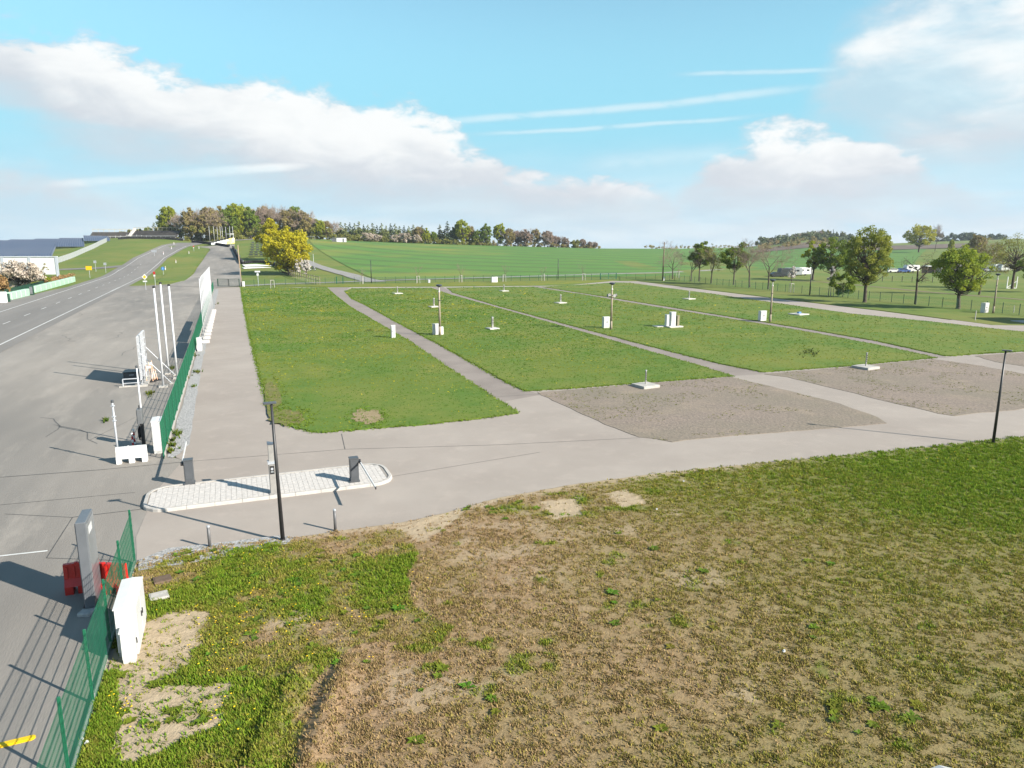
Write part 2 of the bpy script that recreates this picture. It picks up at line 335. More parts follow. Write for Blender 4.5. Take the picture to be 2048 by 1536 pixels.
# ------------------------------------------------------------------ mesh builder
class MB:
    def __init__(s): s.v = []; s.f = []
    def box(s, c, size, rz=0.0, M=None):
        c = Vector(c); hx, hy, hz = size[0] / 2, size[1] / 2, size[2] / 2; n = len(s.v); q = Matrix.Rotation(rz, 3, 'Z')
        for dz in (-hz, hz):
            for dx, dy in ((-hx, -hy), (hx, -hy), (hx, hy), (-hx, hy)):
                p = c + q @ Vector((dx, dy, dz)); s.v.append(M @ p if M else p)
        for f in ((0, 3, 2, 1), (4, 5, 6, 7), (0, 1, 5, 4), (1, 2, 6, 5), (2, 3, 7, 6), (3, 0, 4, 7)): s.f.append(tuple(n + i for i in f))
        return s
    def bev(s, c, size, b=0.03, rz=0.0):
        """box with chamfered vertical edges and a chamfered top"""
        hx, hy, hz = size[0] / 2, size[1] / 2, size[2] / 2
        def ring(i): return [(-hx + b, -hy + i), (hx - b, -hy + i), (hx - i, -hy + b), (hx - i, hy - b), (hx - b, hy - i), (-hx + b, hy - i), (-hx + i, hy - b), (-hx + i, -hy + b)]
        q = Matrix.Rotation(rz, 3, 'Z'); c = Vector(c); n = len(s.v)
        for z, i in ((-hz, 0), (hz - b, 0), (hz, b * 0.8)):
            for x, y in ring(i): s.v.append(c + q @ Vector((x, y, z)))
        for k in range(2):
            for i in range(8): s.f.append((n + k * 8 + i, n + k * 8 + (i + 1) % 8, n + k * 8 + 8 + (i + 1) % 8, n + k * 8 + 8 + i))
        s.f.append(tuple(n + 16 + i for i in range(8))); s.f.append(tuple(n + 7 - i for i in range(8)))
        return s
    def tube(s, a, b, ra, rb=None, seg=8, caps=True):
        a = Vector(a); b = Vector(b); rb = ra if rb is None else rb
        d = (b - a); d.normalize(); u = d.orthogonal().normalized(); w = d.cross(u); n = len(s.v)
        for p, r in ((a, ra), (b, rb)):
            for i in range(seg):
                t = 2 * math.pi * i / seg; s.v.append(p + (u * math.cos(t) + w * math.sin(t)) * r)
        for i in range(seg): s.f.append((n + i, n + (i + 1) % seg, n + seg + (i + 1) % seg, n + seg + i))
        if caps: s.f.append(tuple(n + seg - 1 - i for i in range(seg))); s.f.append(tuple(n + seg + i for i in range(seg)))
        return s
    def path(s, pts, r, seg=6):
        for a, b in zip(pts, pts[1:]): s.tube(a, b, r, r, seg)
        return s
    def lathe(s, prof, c=(0, 0, 0), seg=16):
        n = len(s.v); c = Vector(c)
        for r, z in prof:
            for i in range(seg):
                t = 2 * math.pi * i / seg; s.v.append(c + Vector((r * math.cos(t), r * math.sin(t), z)))
        for k in range(len(prof) - 1):
            for i in range(seg): s.f.append((n + k * seg + i, n + k * seg + (i + 1) % seg, n + (k + 1) * seg + (i + 1) % seg, n + (k + 1) * seg + i))
        s.f.append(tuple(n + seg - 1 - i for i in range(seg))); s.f.append(tuple(n + (len(prof) - 1) * seg + i for i in range(seg)))
        return s
    def prism(s, poly, z0, z1, M=None):
        n = len(s.v); k = len(poly)
        for z in (z0, z1):
            for p in poly:
                q = Vector((p[0], p[1], z)); s.v.append(M @ q if M else q)
        s.f.append(tuple(n + k - 1 - i for i in range(k))); s.f.append(tuple(n + k + i for i in range(k)))
        for i in range(k): s.f.append((n + i, n + (i + 1) % k, n + k + (i + 1) % k, n + k + i))
        return s
    def extr(s, prof, y0, y1):
        """profile in x,z extruded along y"""
        n = len(s.v); k = len(prof)
        for y in (y0, y1):
            for p in prof: s.v.append(Vector((p[0], y, p[1])))
        s.f.append(tuple(n + i for i in range(k))); s.f.append(tuple(n + 2 * k - 1 - i for i in range(k)))
        for i in range(k): s.f.append((n + (i + 1) % k, n + i, n + k + i, n + k + (i + 1) % k))
        return s
    def mesh(s, name, m=None, smooth=False):
        me = bpy.data.meshes.new(name); me.from_pydata([tuple(p) for p in s.v], [], s.f)
        if m: me.materials.append(m)
        if smooth: me.polygons.foreach_set('use_smooth', [True] * len(me.polygons))
        me.update(); return me
    def build(s, name, m, parent=None, smooth=False, loc=None):
        o = bpy.data.objects.new(name, s.mesh(name, m, smooth)); COL.objects.link(o)
        if parent: o.parent = parent
        if loc is not None: o.location = loc
        return o
def obj(name, me, parent=None, loc=None, rz=None):
    o = bpy.data.objects.new(name, me); COL.objects.link(o)
    if parent: o.parent = parent
    if loc is not None: o.location = loc
    if rz is not None: o.rotation_euler = (0, 0, rz)
    return o
def tag(o, label=None, cat=None, group=None, kind=None):
    if label: o['label'] = label
    if cat: o['category'] = cat
    if group: o['group'] = group
    if kind: o['kind'] = kind
    return o
def thing(name, label, cat, loc=(0, 0, 0), rz=0.0, group=None):
    o = bpy.data.objects.new(name, None); COL.objects.link(o); o.empty_display_size = 0.3
    o.location = loc; o.rotation_euler = (0, 0, rz); return tag(o, label, cat, group)
def dup(root, loc, rz=None, label=None, group=None, scale=None):
    r = root.copy(); COL.objects.link(r); r.location = loc
    if rz is not None: r.rotation_euler = (0, 0, rz)
    if scale is not None: r.scale = scale
    if label: r['label'] = label
    if group: r['group'] = group
    def rec(src, dst):
        for ch in list(src.children):
            c = ch.copy(); COL.objects.link(c); c.parent = dst; rec(ch, c)
    rec(root, r); return r
def np_mesh(name, verts, faces_per, m, col=None):
    """verts (n,3); consecutive groups of faces_per verts form polygons"""
    n = len(verts); k = faces_per; nf = n // k
    me = bpy.data.meshes.new(name); me.vertices.add(n); me.vertices.foreach_set('co', np.ascontiguousarray(verts, np.float32).ravel())
    me.loops.add(n); me.loops.foreach_set('vertex_index', np.arange(n, dtype=np.int32))
    me.polygons.add(nf); me.polygons.foreach_set('loop_start', np.arange(0, n, k, dtype=np.int32)); me.polygons.foreach_set('loop_total', np.full(nf, k, np.int32))
    me.materials.append(m); me.update(calc_edges=True)
    if col is not None:
        a = me.color_attributes.new('col', 'FLOAT_COLOR', 'POINT'); c4 = np.ones((n, 4), np.float32); c4[:, :3] = col
        a.data.foreach_set('color', c4.ravel())
    return me
def inside(px, py, poly):
    px = np.asarray(px); py = np.asarray(py); r = np.zeros(px.shape, bool); n = len(poly); j = n - 1
    for i in range(n):
        xi, yi = poly[i][0], poly[i][1]; xj, yj = poly[j][0], poly[j][1]
        if yi != yj:
            c = ((yi > py) != (yj > py)) & (px < (xj - xi) * (py - yi) / (yj - yi) + xi); r ^= c
        j = i
    return r
def drape(name, poly, m, off, step=None, thick=0.0, maxedge=8.0, jag=0.0, seed=0):
    """a sheet over the land with the outline poly (world x,y); thick adds a skirt going down"""
    rng = random.Random(seed); P = []
    n = len(poly)
    for i in range(n):
        a = Vector(poly[i][:2]); b = Vector(poly[(i + 1) % n][:2]); L = (b - a).length; k = max(1, int(L / maxedge))
        for j in range(k):
            p = a.lerp(b, j / k)
            if jag: p = p + Vector((rng.uniform(-jag, jag), rng.uniform(-jag, jag)))
            P.append(p)
    nb = len(P); pts = list(P); E = [(i, (i + 1) % nb) for i in range(nb)]
    if step:
        xs = [p.x for p in P]; ys = [p.y for p in P]
        gx, gy = np.meshgrid(np.arange(min(xs), max(xs), step), np.arange(min(ys), max(ys), step)); gx = gx.ravel(); gy = gy.ravel()
        ok = inside(gx, gy, P)
        pts += [Vector((float(x), float(y))) for x, y in zip(gx[ok], gy[ok])]
    v, e, f, ov, oe, of = delaunay_2d_cdt(pts, E, [], 1, 1e-4)
    V = [(p.x, p.y, hg(p.x, p.y) + off) for p in v]; Fc = []
    for t in f:
        a, b, c = (v[i] for i in t[:3])
        Fc.append(tuple(t) if (b - a).cross(c - a) > 0 else tuple(reversed(t)))
    if thick:
        base = len(V)
        idx = {}
        for k, src in enumerate(ov):
            for s_ in src:
                if s_ < nb: idx[s_] = k
        for i in range(nb):
            p = V[idx[i]]; V.append((p[0], p[1], p[2] - thick))
        area = sum(P[i].x * P[(i + 1) % nb].y - P[(i + 1) % nb].x * P[i].y for i in range(nb))
        for i in range(nb):
            j = (i + 1) % nb; q = (idx[i], base + i, base + j, idx[j]); Fc.append(q if area > 0 else q[::-1])
    me = bpy.data.meshes.new(name); me.from_pydata(V, [], Fc); me.materials.append(m); me.update()
    o = obj(name, me); return tag(o, kind='structure')
def ribbon(name, pts, width, m, off, step=4.0, thing_kind='structure'):
    P = [Vector(p[:2]) for p in pts]; Q = []
    for a, b in zip(P, P[1:]):
        k = max(1, int((b - a).length / step))
        for j in range(k): Q.append(a.lerp(b, j / k))
    Q.append(P[-1])
    mb = MB(); prev = None
    for i, p in enumerate(Q):
        d = (Q[min(i + 1, len(Q) - 1)] - Q[max(i - 1, 0)]).normalized(); nn = Vector((d.y, -d.x))
        w = width if not callable(width) else width(i / (len(Q) - 1))
        for s in (-0.5, 0.5):
            q = p + nn * w * s; mb.v.append(Vector((q.x, q.y, hg(q.x, q.y) + off)))
    for i in range(len(Q) - 1): mb.f.append((2 * i, 2 * i + 1, 2 * i + 3, 2 * i + 2))
    o = mb.build(name, m)
    return tag(o, kind=thing_kind) if thing_kind else o
ORD = ['first', 'second', 'third', 'fourth', 'fifth', 'sixth', 'seventh', 'eighth', 'ninth', 'tenth', 'eleventh', 'twelfth', 'thirteenth', 'fourteenth', 'fifteenth', 'sixteenth', 'seventeenth', 'eighteenth', 'nineteenth', 'twentieth']
def ordinal(i):
    if i < 20: return ORD[i]
    t = ['twenty', 'thirty', 'forty', 'fifty', 'sixty'][(i + 1) // 10 - 2]
    return (t + '-' + ORD[(i + 1) % 10 - 1]) if (i + 1) % 10 else t[:-1] + 'ieth'

# ================================================================== THE SETTING
def axis(spans):
    out = []
    for a, b, st in spans: out += list(np.arange(a, b, st))
    return np.array(out + [spans[-1][1]])
gxs = axis([(-4000, -1000, 250), (-1000, -420, 40), (-420, -260, 8), (-260, 220, 4), (220, 520, 8), (520, 1200, 34), (1200, 4000, 280)])
gys = axis([(-120, 140, 20), (140, 200, 6), (200, 440, 4), (440, 560, 6), (560, 1000, 11), (1000, 1400, 50), (1400, 5000, 300)])
GX, GY = np.meshgrid(gxs, gys); GZ = hgt(GX, GY) - 0.05 * np.clip((GY - 180) / 40, 0, 1)
nx, ny = len(gxs), len(gys)
me = bpy.data.meshes.new('ground'); ii = np.arange(nx * ny).reshape(ny, nx)
quads = np.stack([ii[:-1, :-1], ii[:-1, 1:], ii[1:, 1:], ii[1:, :-1]], -1).reshape(-1, 4)
me.from_pydata(np.stack([GX, GY, GZ], -1).reshape(-1, 3).tolist(), [], quads.tolist()); me.materials.append(GRASS_T)
me.polygons.foreach_set('use_smooth', [True] * len(me.polygons)); me.update()
tag(obj('ground', me, loc=(0, 0, -0.03)), kind='structure')

def GP(l): return [G(*p) for p in l]
# --- main road (public race road) on the left
RO = Vector((-50.7, 69.7)); RD = Vector((-0.382, 0.924)).normalized(); RN = Vector((RD.y, -RD.x))
def RW(s, n): return RO + RD * s + RN * n
bend = [Vector((-141.5, 293)), Vector((-154.5, 334)), Vector((-163, 362)), Vector((-166, 385)), Vector((-162, 405)), Vector((-150, 425)), Vector((-130, 450))]
redge = [RW(s, 0) for s in range(-120, 190, 10)] + [RW(186, 0.2)] + bend
def offset_line(pts, d):
    out = []
    for i, p in enumerate(pts):
        t = (pts[min(i + 1, len(pts) - 1)] - pts[max(i - 1, 0)]).normalized(); out.append(p + Vector((t.y, -t.x)) * d)
    return out
# plaza between the road and the fence
fence0 = G(328, 917).to_2d(); FEN = lambda s, n=0.0: fence0 + D2 * s + N2 * n
plaza = [RW(-120, -0.5), RW(-60, -0.5), RW(0, -0.5), RW(60, -0.5), RW(105, -0.5), G(300, 571).to_2d(), G(420, 571).to_2d(), G(437, 575).to_2d(), FEN(100, 0.4), FEN(50, 0.4), FEN(0, 0.4),
         G(385, 922).to_2d(), G(330, 1000).to_2d(), G(290, 1100).to_2d(), G(290, 1135).to_2d(), Vector((-7.2, 8.8)), Vector((-2, -4)), Vector((-20, -30))]
drape('plaza_asphalt', plaza, ASPH_P, 0.0)
road = ribbon('race_road', offset_line(redge, -5.0), 12.6, ASPH_D, 0.02)
drape('road_shoulder', [RW(-60, -8), RW(-60, -15), RW(30, -15), RW(60, -13.8), RW(92, -12.6), RW(110, -11), RW(110, -8)], ASPH_D, 0.012)
# side tarmac climbing to the tyre wall and the far end of the plaza
side = [G(300, 571), G(340, 569), T(372, 560), T(395, 535), T(414, 508), T(421, 499), T(392, 494), T(470, 489), T(466, 500), T(471, 510), T(477, 525), T(481, 545), T(484, 560), G(484, 573), G(434, 575)]
drape('climbing_tarmac', [p.to_2d() for p in side], ASPH_P, 0.05, step=5, maxedge=4)
md = [T(313, 564), T(340, 563.5), T(368, 562), T(392, 535), T(411, 508), T(419, 497), T(400, 495), T(386, 497), T(352, 530), T(330, 549)]
drape('grass_median', [p.to_2d() for p in md], GRASS_T, 0.10, step=6, thick=0.12, jag=0.3, maxedge=3)
lane1 = [T(117, 539), T(200, 536), T(260, 531), T(300, 523)]
ribbon('side_turning', lane1, 6.5, ASPH_D, 0.03)
# markings
white = MB()
def stripe(pts, w, off, name):
    return ribbon(name, pts, w, PAINT, off, 3.0)
stripe(offset_line(redge[:-3], -0.1), 0.16, 0.030, 'edge_line')
stripe([RW(s, -9.3) for s in range(-60, 196, 8)], 0.16, 0.031, 'edge_line')
stripe(offset_line(redge[31:-3], -9.3), 0.16, 0.033, 'edge_line')
for s in range(-6, 20):
    stripe([RW(s * 11, -4.7), RW(s * 11 + 3.6, -4.7)], 0.13, 0.030, 'lane_dash')
for k in range(6):
    stripe([RW(86 + k * 2.4, -0.1), RW(87.2 + k * 2.4, -0.1)], 0.42, 0.036, 'block_mark')
stripe([G(262, 572), G(330, 571.5), G(392, 571.5)], 0.14, 0.042, 'stop_line')
stripe([G(-30, 1116), G(40, 1108), G(95, 1102)], 0.10, 0.012, 'bay_line')
# worn arrow on the plaza
# --- site roads in lighter asphalt: one sheet under the pitches
site = [FEN(0, 0.5), G(366, 921).to_2d(), G(310, 985).to_2d(), G(272, 1075).to_2d(), G(274, 1130).to_2d(), Vector((-2, 20)), Vector((30, 28)), Vector((75, 46)), Vector((110, 60)),
        Vector((78, 104)), G(1900, 640).to_2d(), G(1760, 622).to_2d(), G(1600, 603).to_2d(), G(1420, 581).to_2d(), G(1275, 562.5).to_2d(), G(1225, 562).to_2d(), G(1130, 571.5).to_2d(), G(1060, 571.8).to_2d(), G(880, 573.5).to_2d(), G(690, 574.5).to_2d(), G(652, 575).to_2d(), G(482, 574).to_2d(), G(437, 575).to_2d(), FEN(131, 0.3), FEN(60, 0.3)]
drape('site_road', site, ASPH_L, 0.010)
# gravel strip along the fence
gs = [FEN(132, 0.15), FEN(132, 1.0), G(415, 680).to_2d(), G(400, 752).to_2d(), G(388, 830).to_2d(), G(379, 888).to_2d(), G(362, 908).to_2d(), G(345, 917).to_2d(), FEN(0.2, 0.15)]
drape('gravel_strip', gs, STONES, 0.022, maxedge=1.5, jag=0.06)
gs2 = [G(272, 1124), G(340, 1098), G(420, 1090), G(500, 1080), G(560, 1074), G(585, 1078), G(575, 1092), G(500, 1102), G(420, 1125), G(330, 1138), G(278, 1146)]
drape('gravel_verge', gs2, STONES, 0.060, maxedge=0.8, jag=0.10)
# paths between the pitches are the older, darker asphalt
pA = [(652, 575), (668, 590), (700, 615), (760, 650), (820, 685), (900, 740), (985, 795)]
pB = [(1080, 790), (1000, 758), (960, 735), (880, 690), (800, 648), (735, 612), (705, 598), (688, 583), (700, 574.5)]
drape('pitch_path', GP(pA + [(1010, 803)] + pB), ASPH_PATH, 0.014)
pC = [(862, 573.5), (900, 590), (1000, 618), (1130, 655), (1250, 690), (1400, 733), (1463, 752)]
pD = [(1540, 748), (1440, 728), (1300, 693), (1130, 648), (1000, 613), (905, 585), (885, 573.5)]
drape('pitch_path', GP(pC + pD), ASPH_PATH, 0.014)
pE = [(1050, 572), (1150, 587), (1300, 613), (1450, 637), (1600, 662), (1750, 690), (1870, 716)]
pF = [(1900, 716), (1750, 682), (1600, 656), (1350, 616), (1200, 592), (1090, 575), (1075, 571.5)]
drape('pitch_path', GP(pE + pF), ASPH_PATH, 0.014)
# lawns (pitches), each a turf slab a little above the tarmac
lawns = {
 'A': [(482, 573), (600, 576), (652, 575.5), (668, 590), (700, 615), (760, 650), (820, 685), (900, 740), (985, 795), (1035, 827), (960, 838), (850, 850), (760, 857), (680, 863), (632, 866), (590, 857), (555, 840), (537, 812), (520, 750), (505, 690), (490, 620)],
 'B': [(860, 576), (780, 576.5), (705, 577), (690, 582), (705, 598), (735, 612), (800, 648), (880, 690), (960, 735), (1000, 758), (1050, 783), (1180, 775), (1300, 765), (1463, 753), (1400, 733), (1250, 690), (1130, 655), (1000, 618), (900, 590)],
 'C': [(1065, 574), (980, 574.5), (893, 576), (905, 585), (1000, 613), (1130, 648), (1300, 693), (1440, 728), (1525, 745), (1700, 732), (1870, 716), (1750, 690), (1600, 662), (1450, 637), (1300, 613), (1150, 587)],
 'D': [(1230, 565.5), (1160, 570), (1085, 574), (1200, 592), (1350, 616), (1600, 656), (1750, 682), (1893, 713), (1960, 708), (2048, 703), (2300, 690), (2150, 676), (2048, 665), (1850, 643), (1700, 628), (1560, 608), (1400, 585), (1260, 566)],
}
LAWNW = {k: [p.to_2d() for p in GP(v)] for k, v in lawns.items()}
for k, (key, w) in enumerate(LAWNW.items()): drape('pitch_lawn', w, LAWN, 0.075, thick=0.09, maxedge=0.35 if key in 'AB' else 0.7, jag=0.11, seed=k)
strip = [G(482, 571), G(652, 573.5), G(860, 572), G(1060, 570.3), G(1150, 566), G(1225, 561), G(1100, 561.5), G(860, 566), G(650, 570)]
drape('dandelion_verge', [p.to_2d() for p in strip], mat('verge_yellow', (0.095, 0.140, 0.016), (0.175, 0.165, 0.018), 0.6, 0.95, 0.5, 4, coord='World', detail=8), 0.05, thick=0.07, jag=0.2, maxedge=2)
verge4 = [G(1240, 562), G(1275, 561.5), G(1420, 580), G(1600, 602), G(1760, 621), G(1900, 639), G(1985, 650), G(2048, 651), G(2300, 662), Vector((120, 110)), Vector((130, 330)), Vector((40, 330)), G(1240, 553)]
drape('tree_meadow', [p.to_2d() for p in verge4], GRASS_T, 0.04, step=14, thick=0.06, maxedge=3, jag=0.12)
pads = [[(1075, 786), (1180, 777), (1300, 767), (1463, 754.5), (1560, 778), (1680, 808), (1755, 835), (1772, 847), (1700, 854), (1500, 870), (1345, 884), (1280, 875), (1210, 850), (1130, 812)],
        [(1530, 748.5), (1700, 734), (1868, 718.5), (1960, 732), (2048, 748), (2120, 770), (2200, 800), (2048, 818), (1905, 832), (1880, 828), (1780, 805), (1660, 775), (1575, 755)],
        [(1950, 712), (2048, 705.5), (2200, 695), (2200, 760), (2048, 733), (1990, 724)]]
for k, p in enumerate(pads): drape('gravel_pad', GP(p), GRAVEL, 0.03, thick=0.03, maxedge=0.8, jag=0.10, seed=30 + k)
# joints in the tarmac
def seam(pts, w=0.035, off=0.016): ribbon('tar_joint', GP(pts), w, SEAM, off, 2.0)
seam([(0, 955), (200, 940), (370, 924), (690, 899), (1000, 890), (1280, 876)])
seam([(690, 899), (683, 868)])
seam([(10, 1028), (145, 1035)], off=0.006); seam([(145, 1035), (93, 1116)], off=0.006); seam([(93, 1116), (260, 1122)], off=0.006); seam([(145, 1035), (290, 1018)], 0.03)
seam([(775, 955), (1080, 905)], 0.03)
seam([(0, 1010), (270, 985)], 0.04, 0.006)
seam([(985, 795), (1080, 788)], 0.05, 0.02); seam([(820, 682), (858, 681)], 0.10, 0.02)
seam([(180, 880), (270, 835)], 0.03, 0.006)
rr = random.Random(77)
for k in range(9):
    px, py = rr.uniform(20, 300), rr.uniform(620, 900); pts = []
    p = G(px, py).to_2d(); d = Vector((rr.uniform(-1, 1), rr.uniform(-0.4, 1))).normalized()
    for i in range(rr.randint(6, 12)):
        pts.append(p.copy()); d = (d + Vector((rr.gauss(0, 0.35), rr.gauss(0, 0.35)))).normalized(); p = p + d * rr.uniform(0.6, 1.6)
    if all(q.x < -30 or (q - fence0).dot(N2) < -1.5 for q in pts): ribbon('tar_crack', pts, 0.05, SEAM, 0.006, 1.0)
# field with young wheat, beyond the lane
def field(name, mtl, a0, a1, y0, y1, na=90, ny_=80, off=0.05):
    mb = MB()
    for j in range(ny_ + 1):
        for i in range(na + 1):
            t = j / ny_; f = i / na
            pa = a0(t) * (1 - f) + a1(t) * f; a = (pa - 1024) / FPX / 1.02
            Y = y0(f) * (1 - t) + y1(f) * t
            mb.v.append(Vector((a * Y, Y, hg(a * Y, Y) + off)))
    for j in range(ny_):
        for i in range(na):
            k = j * (na + 1) + i; mb.f.append((k, k + 1, k + na + 2, k + na + 1))
    return tag(mb.build(name, mtl, smooth=True), kind='structure')
def wheat():
    m = mat('young_wheat', (0.066, 0.155, 0.026), (0.086, 0.175, 0.030), 0.09, 0.95, 0.35, 4, coord='World', detail=9)
    nt = m.node_tree; N = nt.nodes; L = nt.links; b = N['Principled BSDF']; src = b.inputs['Base Color'].links[0].from_socket
    g = N.new('ShaderNodeNewGeometry'); mp = N.new('ShaderNodeMapping'); L.new(g.outputs['Position'], mp.inputs[0])
    mp.inputs['Rotation'].default_value[2] = R(18)
    nz = N.new('ShaderNodeTexNoise'); L.new(g.outputs['Position'], nz.inputs['Vector']); nz.inputs['Scale'].default_value = 0.008; nz.inputs['Detail'].default_value = 2
    sp = N.new('ShaderNodeSeparateXYZ'); L.new(mp.outputs[0], sp.inputs[0])
    def M(op, a, bb):
        n = N.new('ShaderNodeMath'); n.operation = op
        for s, v in zip(n.inputs, (a, bb)):
            if isinstance(v, (int, float)): s.default_value = v
            else: L.new(v, s)
        return n.outputs[0]
    s0 = N.new('ShaderNodeSeparateXYZ'); L.new(g.outputs['Position'], s0.inputs[0])
    yy = M('SUBTRACT', s0.outputs[1], M('MULTIPLY', M('EXPONENT', M('DIVIDE', M('ADD', s0.outputs[0], 120.0), -60.0), 0.0), 120.0))
    yy = M('ADD', yy, M('MULTIPLY', nz.outputs['Fac'], 12.0))
    w = M('FRACT', M('DIVIDE', yy, 24.0), 0)
    l1 = M('LESS_THAN', M('ABSOLUTE', M('SUBTRACT', w, 0.43), 0), 0.045); l2 = M('LESS_THAN', M('ABSOLUTE', M('SUBTRACT', w, 0.60), 0), 0.045)
    ln = M('MULTIPLY', M('MAXIMUM', l1, l2), 0.8)
    x = N.new('ShaderNodeMix'); x.data_type = 'RGBA'; L.new(ln, x.inputs[0]); L.new(src, x.inputs[6]); x.inputs[7].default_value = (0.060, 0.085, 0.028, 1)
    # weedy yellowish patches with their own shape
    n2 = N.new('ShaderNodeTexNoise'); L.new(mp.outputs[0], n2.inputs['Vector']); n2.inputs['Scale'].default_value = 0.018; n2.inputs['Detail'].default_value = 7
    sx = N.new('ShaderNodeSeparateXYZ'); L.new(g.outputs['Position'], sx.inputs[0])
    r = N.new('ShaderNodeMapRange'); L.new(M('SUBTRACT', n2.outputs['Fac'], M('MULTIPLY', M('ADD', sx.outputs[0], 60.0), 0.0011)), r.inputs[0]); r.inputs[1].default_value = 0.48; r.inputs[2].default_value = 0.66
    x2 = N.new('ShaderNodeMix'); x2.data_type = 'RGBA'; L.new(M('MULTIPLY', r.outputs[0], 0.8), x2.inputs[0]); L.new(x.outputs[2], x2.inputs[6]); x2.inputs[7].default_value = (0.190, 0.190, 0.034, 1)
    L.new(x2.outputs[2], b.inputs['Base Color'])
    return m
WHEAT = wheat()
field('wheat_field', WHEAT, lambda t: 752 * (1 - t) ** 2 + 2 * 560 * t * (1 - t) * 1.06 + 622 * t * t + 20 * t * (1 - t), lambda t: 1380 + 200 * t,
      lambda f: 196 + 22 * f, lambda f: 452 + 300 * f * f)
field('wheat_field_east', WHEAT, lambda t: 1440 + 60 * t, lambda t: 1830 + 40 * t, lambda f: 262 + 14 * f, lambda f: 600 + 100 * f, 30, 50)
PLOUGH = mat('ploughed_soil', (0.135, 0.100, 0.075), (0.100, 0.076, 0.058), 0.1, 0.95, 0.4, 3, coord='World')
field('ploughed_field', PLOUGH, lambda t: 1500 + 60 * t, lambda t: 1960 + 20 * t, lambda f: 500 + 60 * f, lambda f: 640 + 40 * f, 30, 16, off=0.35)
# farm lane behind the fence
lane = [G(488, 572), G(560, 568), G(680, 564.5), G(740, 562), G(860, 558.5), G(1000, 555), G(1120, 552), G(1240, 549), T(1330, 545.5), T(1400, 542), T(1460, 538)]
ribbon('farm_lane', lane, 3.4, LANE, 0.075, 4)
ribbon('farm_lane', [G(752, 564), T(700, 550), T(660, 540), T(632, 531), T(612, 522), T(600, 513)], lambda t: 5.5 - 2.4 * t, LANE, 0.085, 3)
ribbon('field_track', [G(1540, 560), G(1640, 564), G(1740, 573), G(1860, 585), G(1960, 593), G(2048, 600), G(2300, 618)], 2.0, mat('worn_track', (0.17, 0.135, 0.085), (0.14, 0.12, 0.06), 0.5, 0.95, 0, coord='World'), 0.07, 4)

# ================================================================== FOREGROUND MEADOW
F0 = G(270, 1127).to_2d(); F1 = G(192, 1390).to_2d(); FD = (F1 - F0).normalized(); FNR = Vector((-FD.y, FD.x))   # along the near fence, towards the camera; FNR points right
edge_px = [(272, 1128), (345, 1108), (420, 1096), (500, 1088), (566, 1080), (640, 1068), (700, 1059), (800, 1046), (850, 1036), (900, 1024), (960, 1006), (1005, 994), (1060, 985), (1130, 972), (1200, 962), (1300, 949), (1400, 938), (1600, 919), (1800, 900), (2048, 874)]
EDGE = [F0 + FNR * 0.12] + [G(*p).to_2d() for p in edge_px[1:]] + [Vector((42, 41.5)), Vector((64, 50)), Vector((100, 63))]
BOT0 = F0 + FD * 14.5 + FNR * 0.12
def edge_at(s):
    L = [0.0]
    for a, b in zip(EDGE, EDGE[1:]): L.append(L[-1] + (b - a).length)
    L = np.array(L) / L[-1]
    return np.interp(s, L, [p.x for p in EDGE]), np.interp(s, L, [p.y for p in EDGE])
def blob(px, py, cx, cy, rx, ry, soft=0.6):
    d = np.sqrt(((px - cx) / rx) ** 2 + ((py - cy) / ry) ** 2); return np.clip((1 + soft - d) / (2 * soft) if soft else d < 1, 0, 1)
def polym(px, py, poly): return inside(px, py, poly).astype(float)
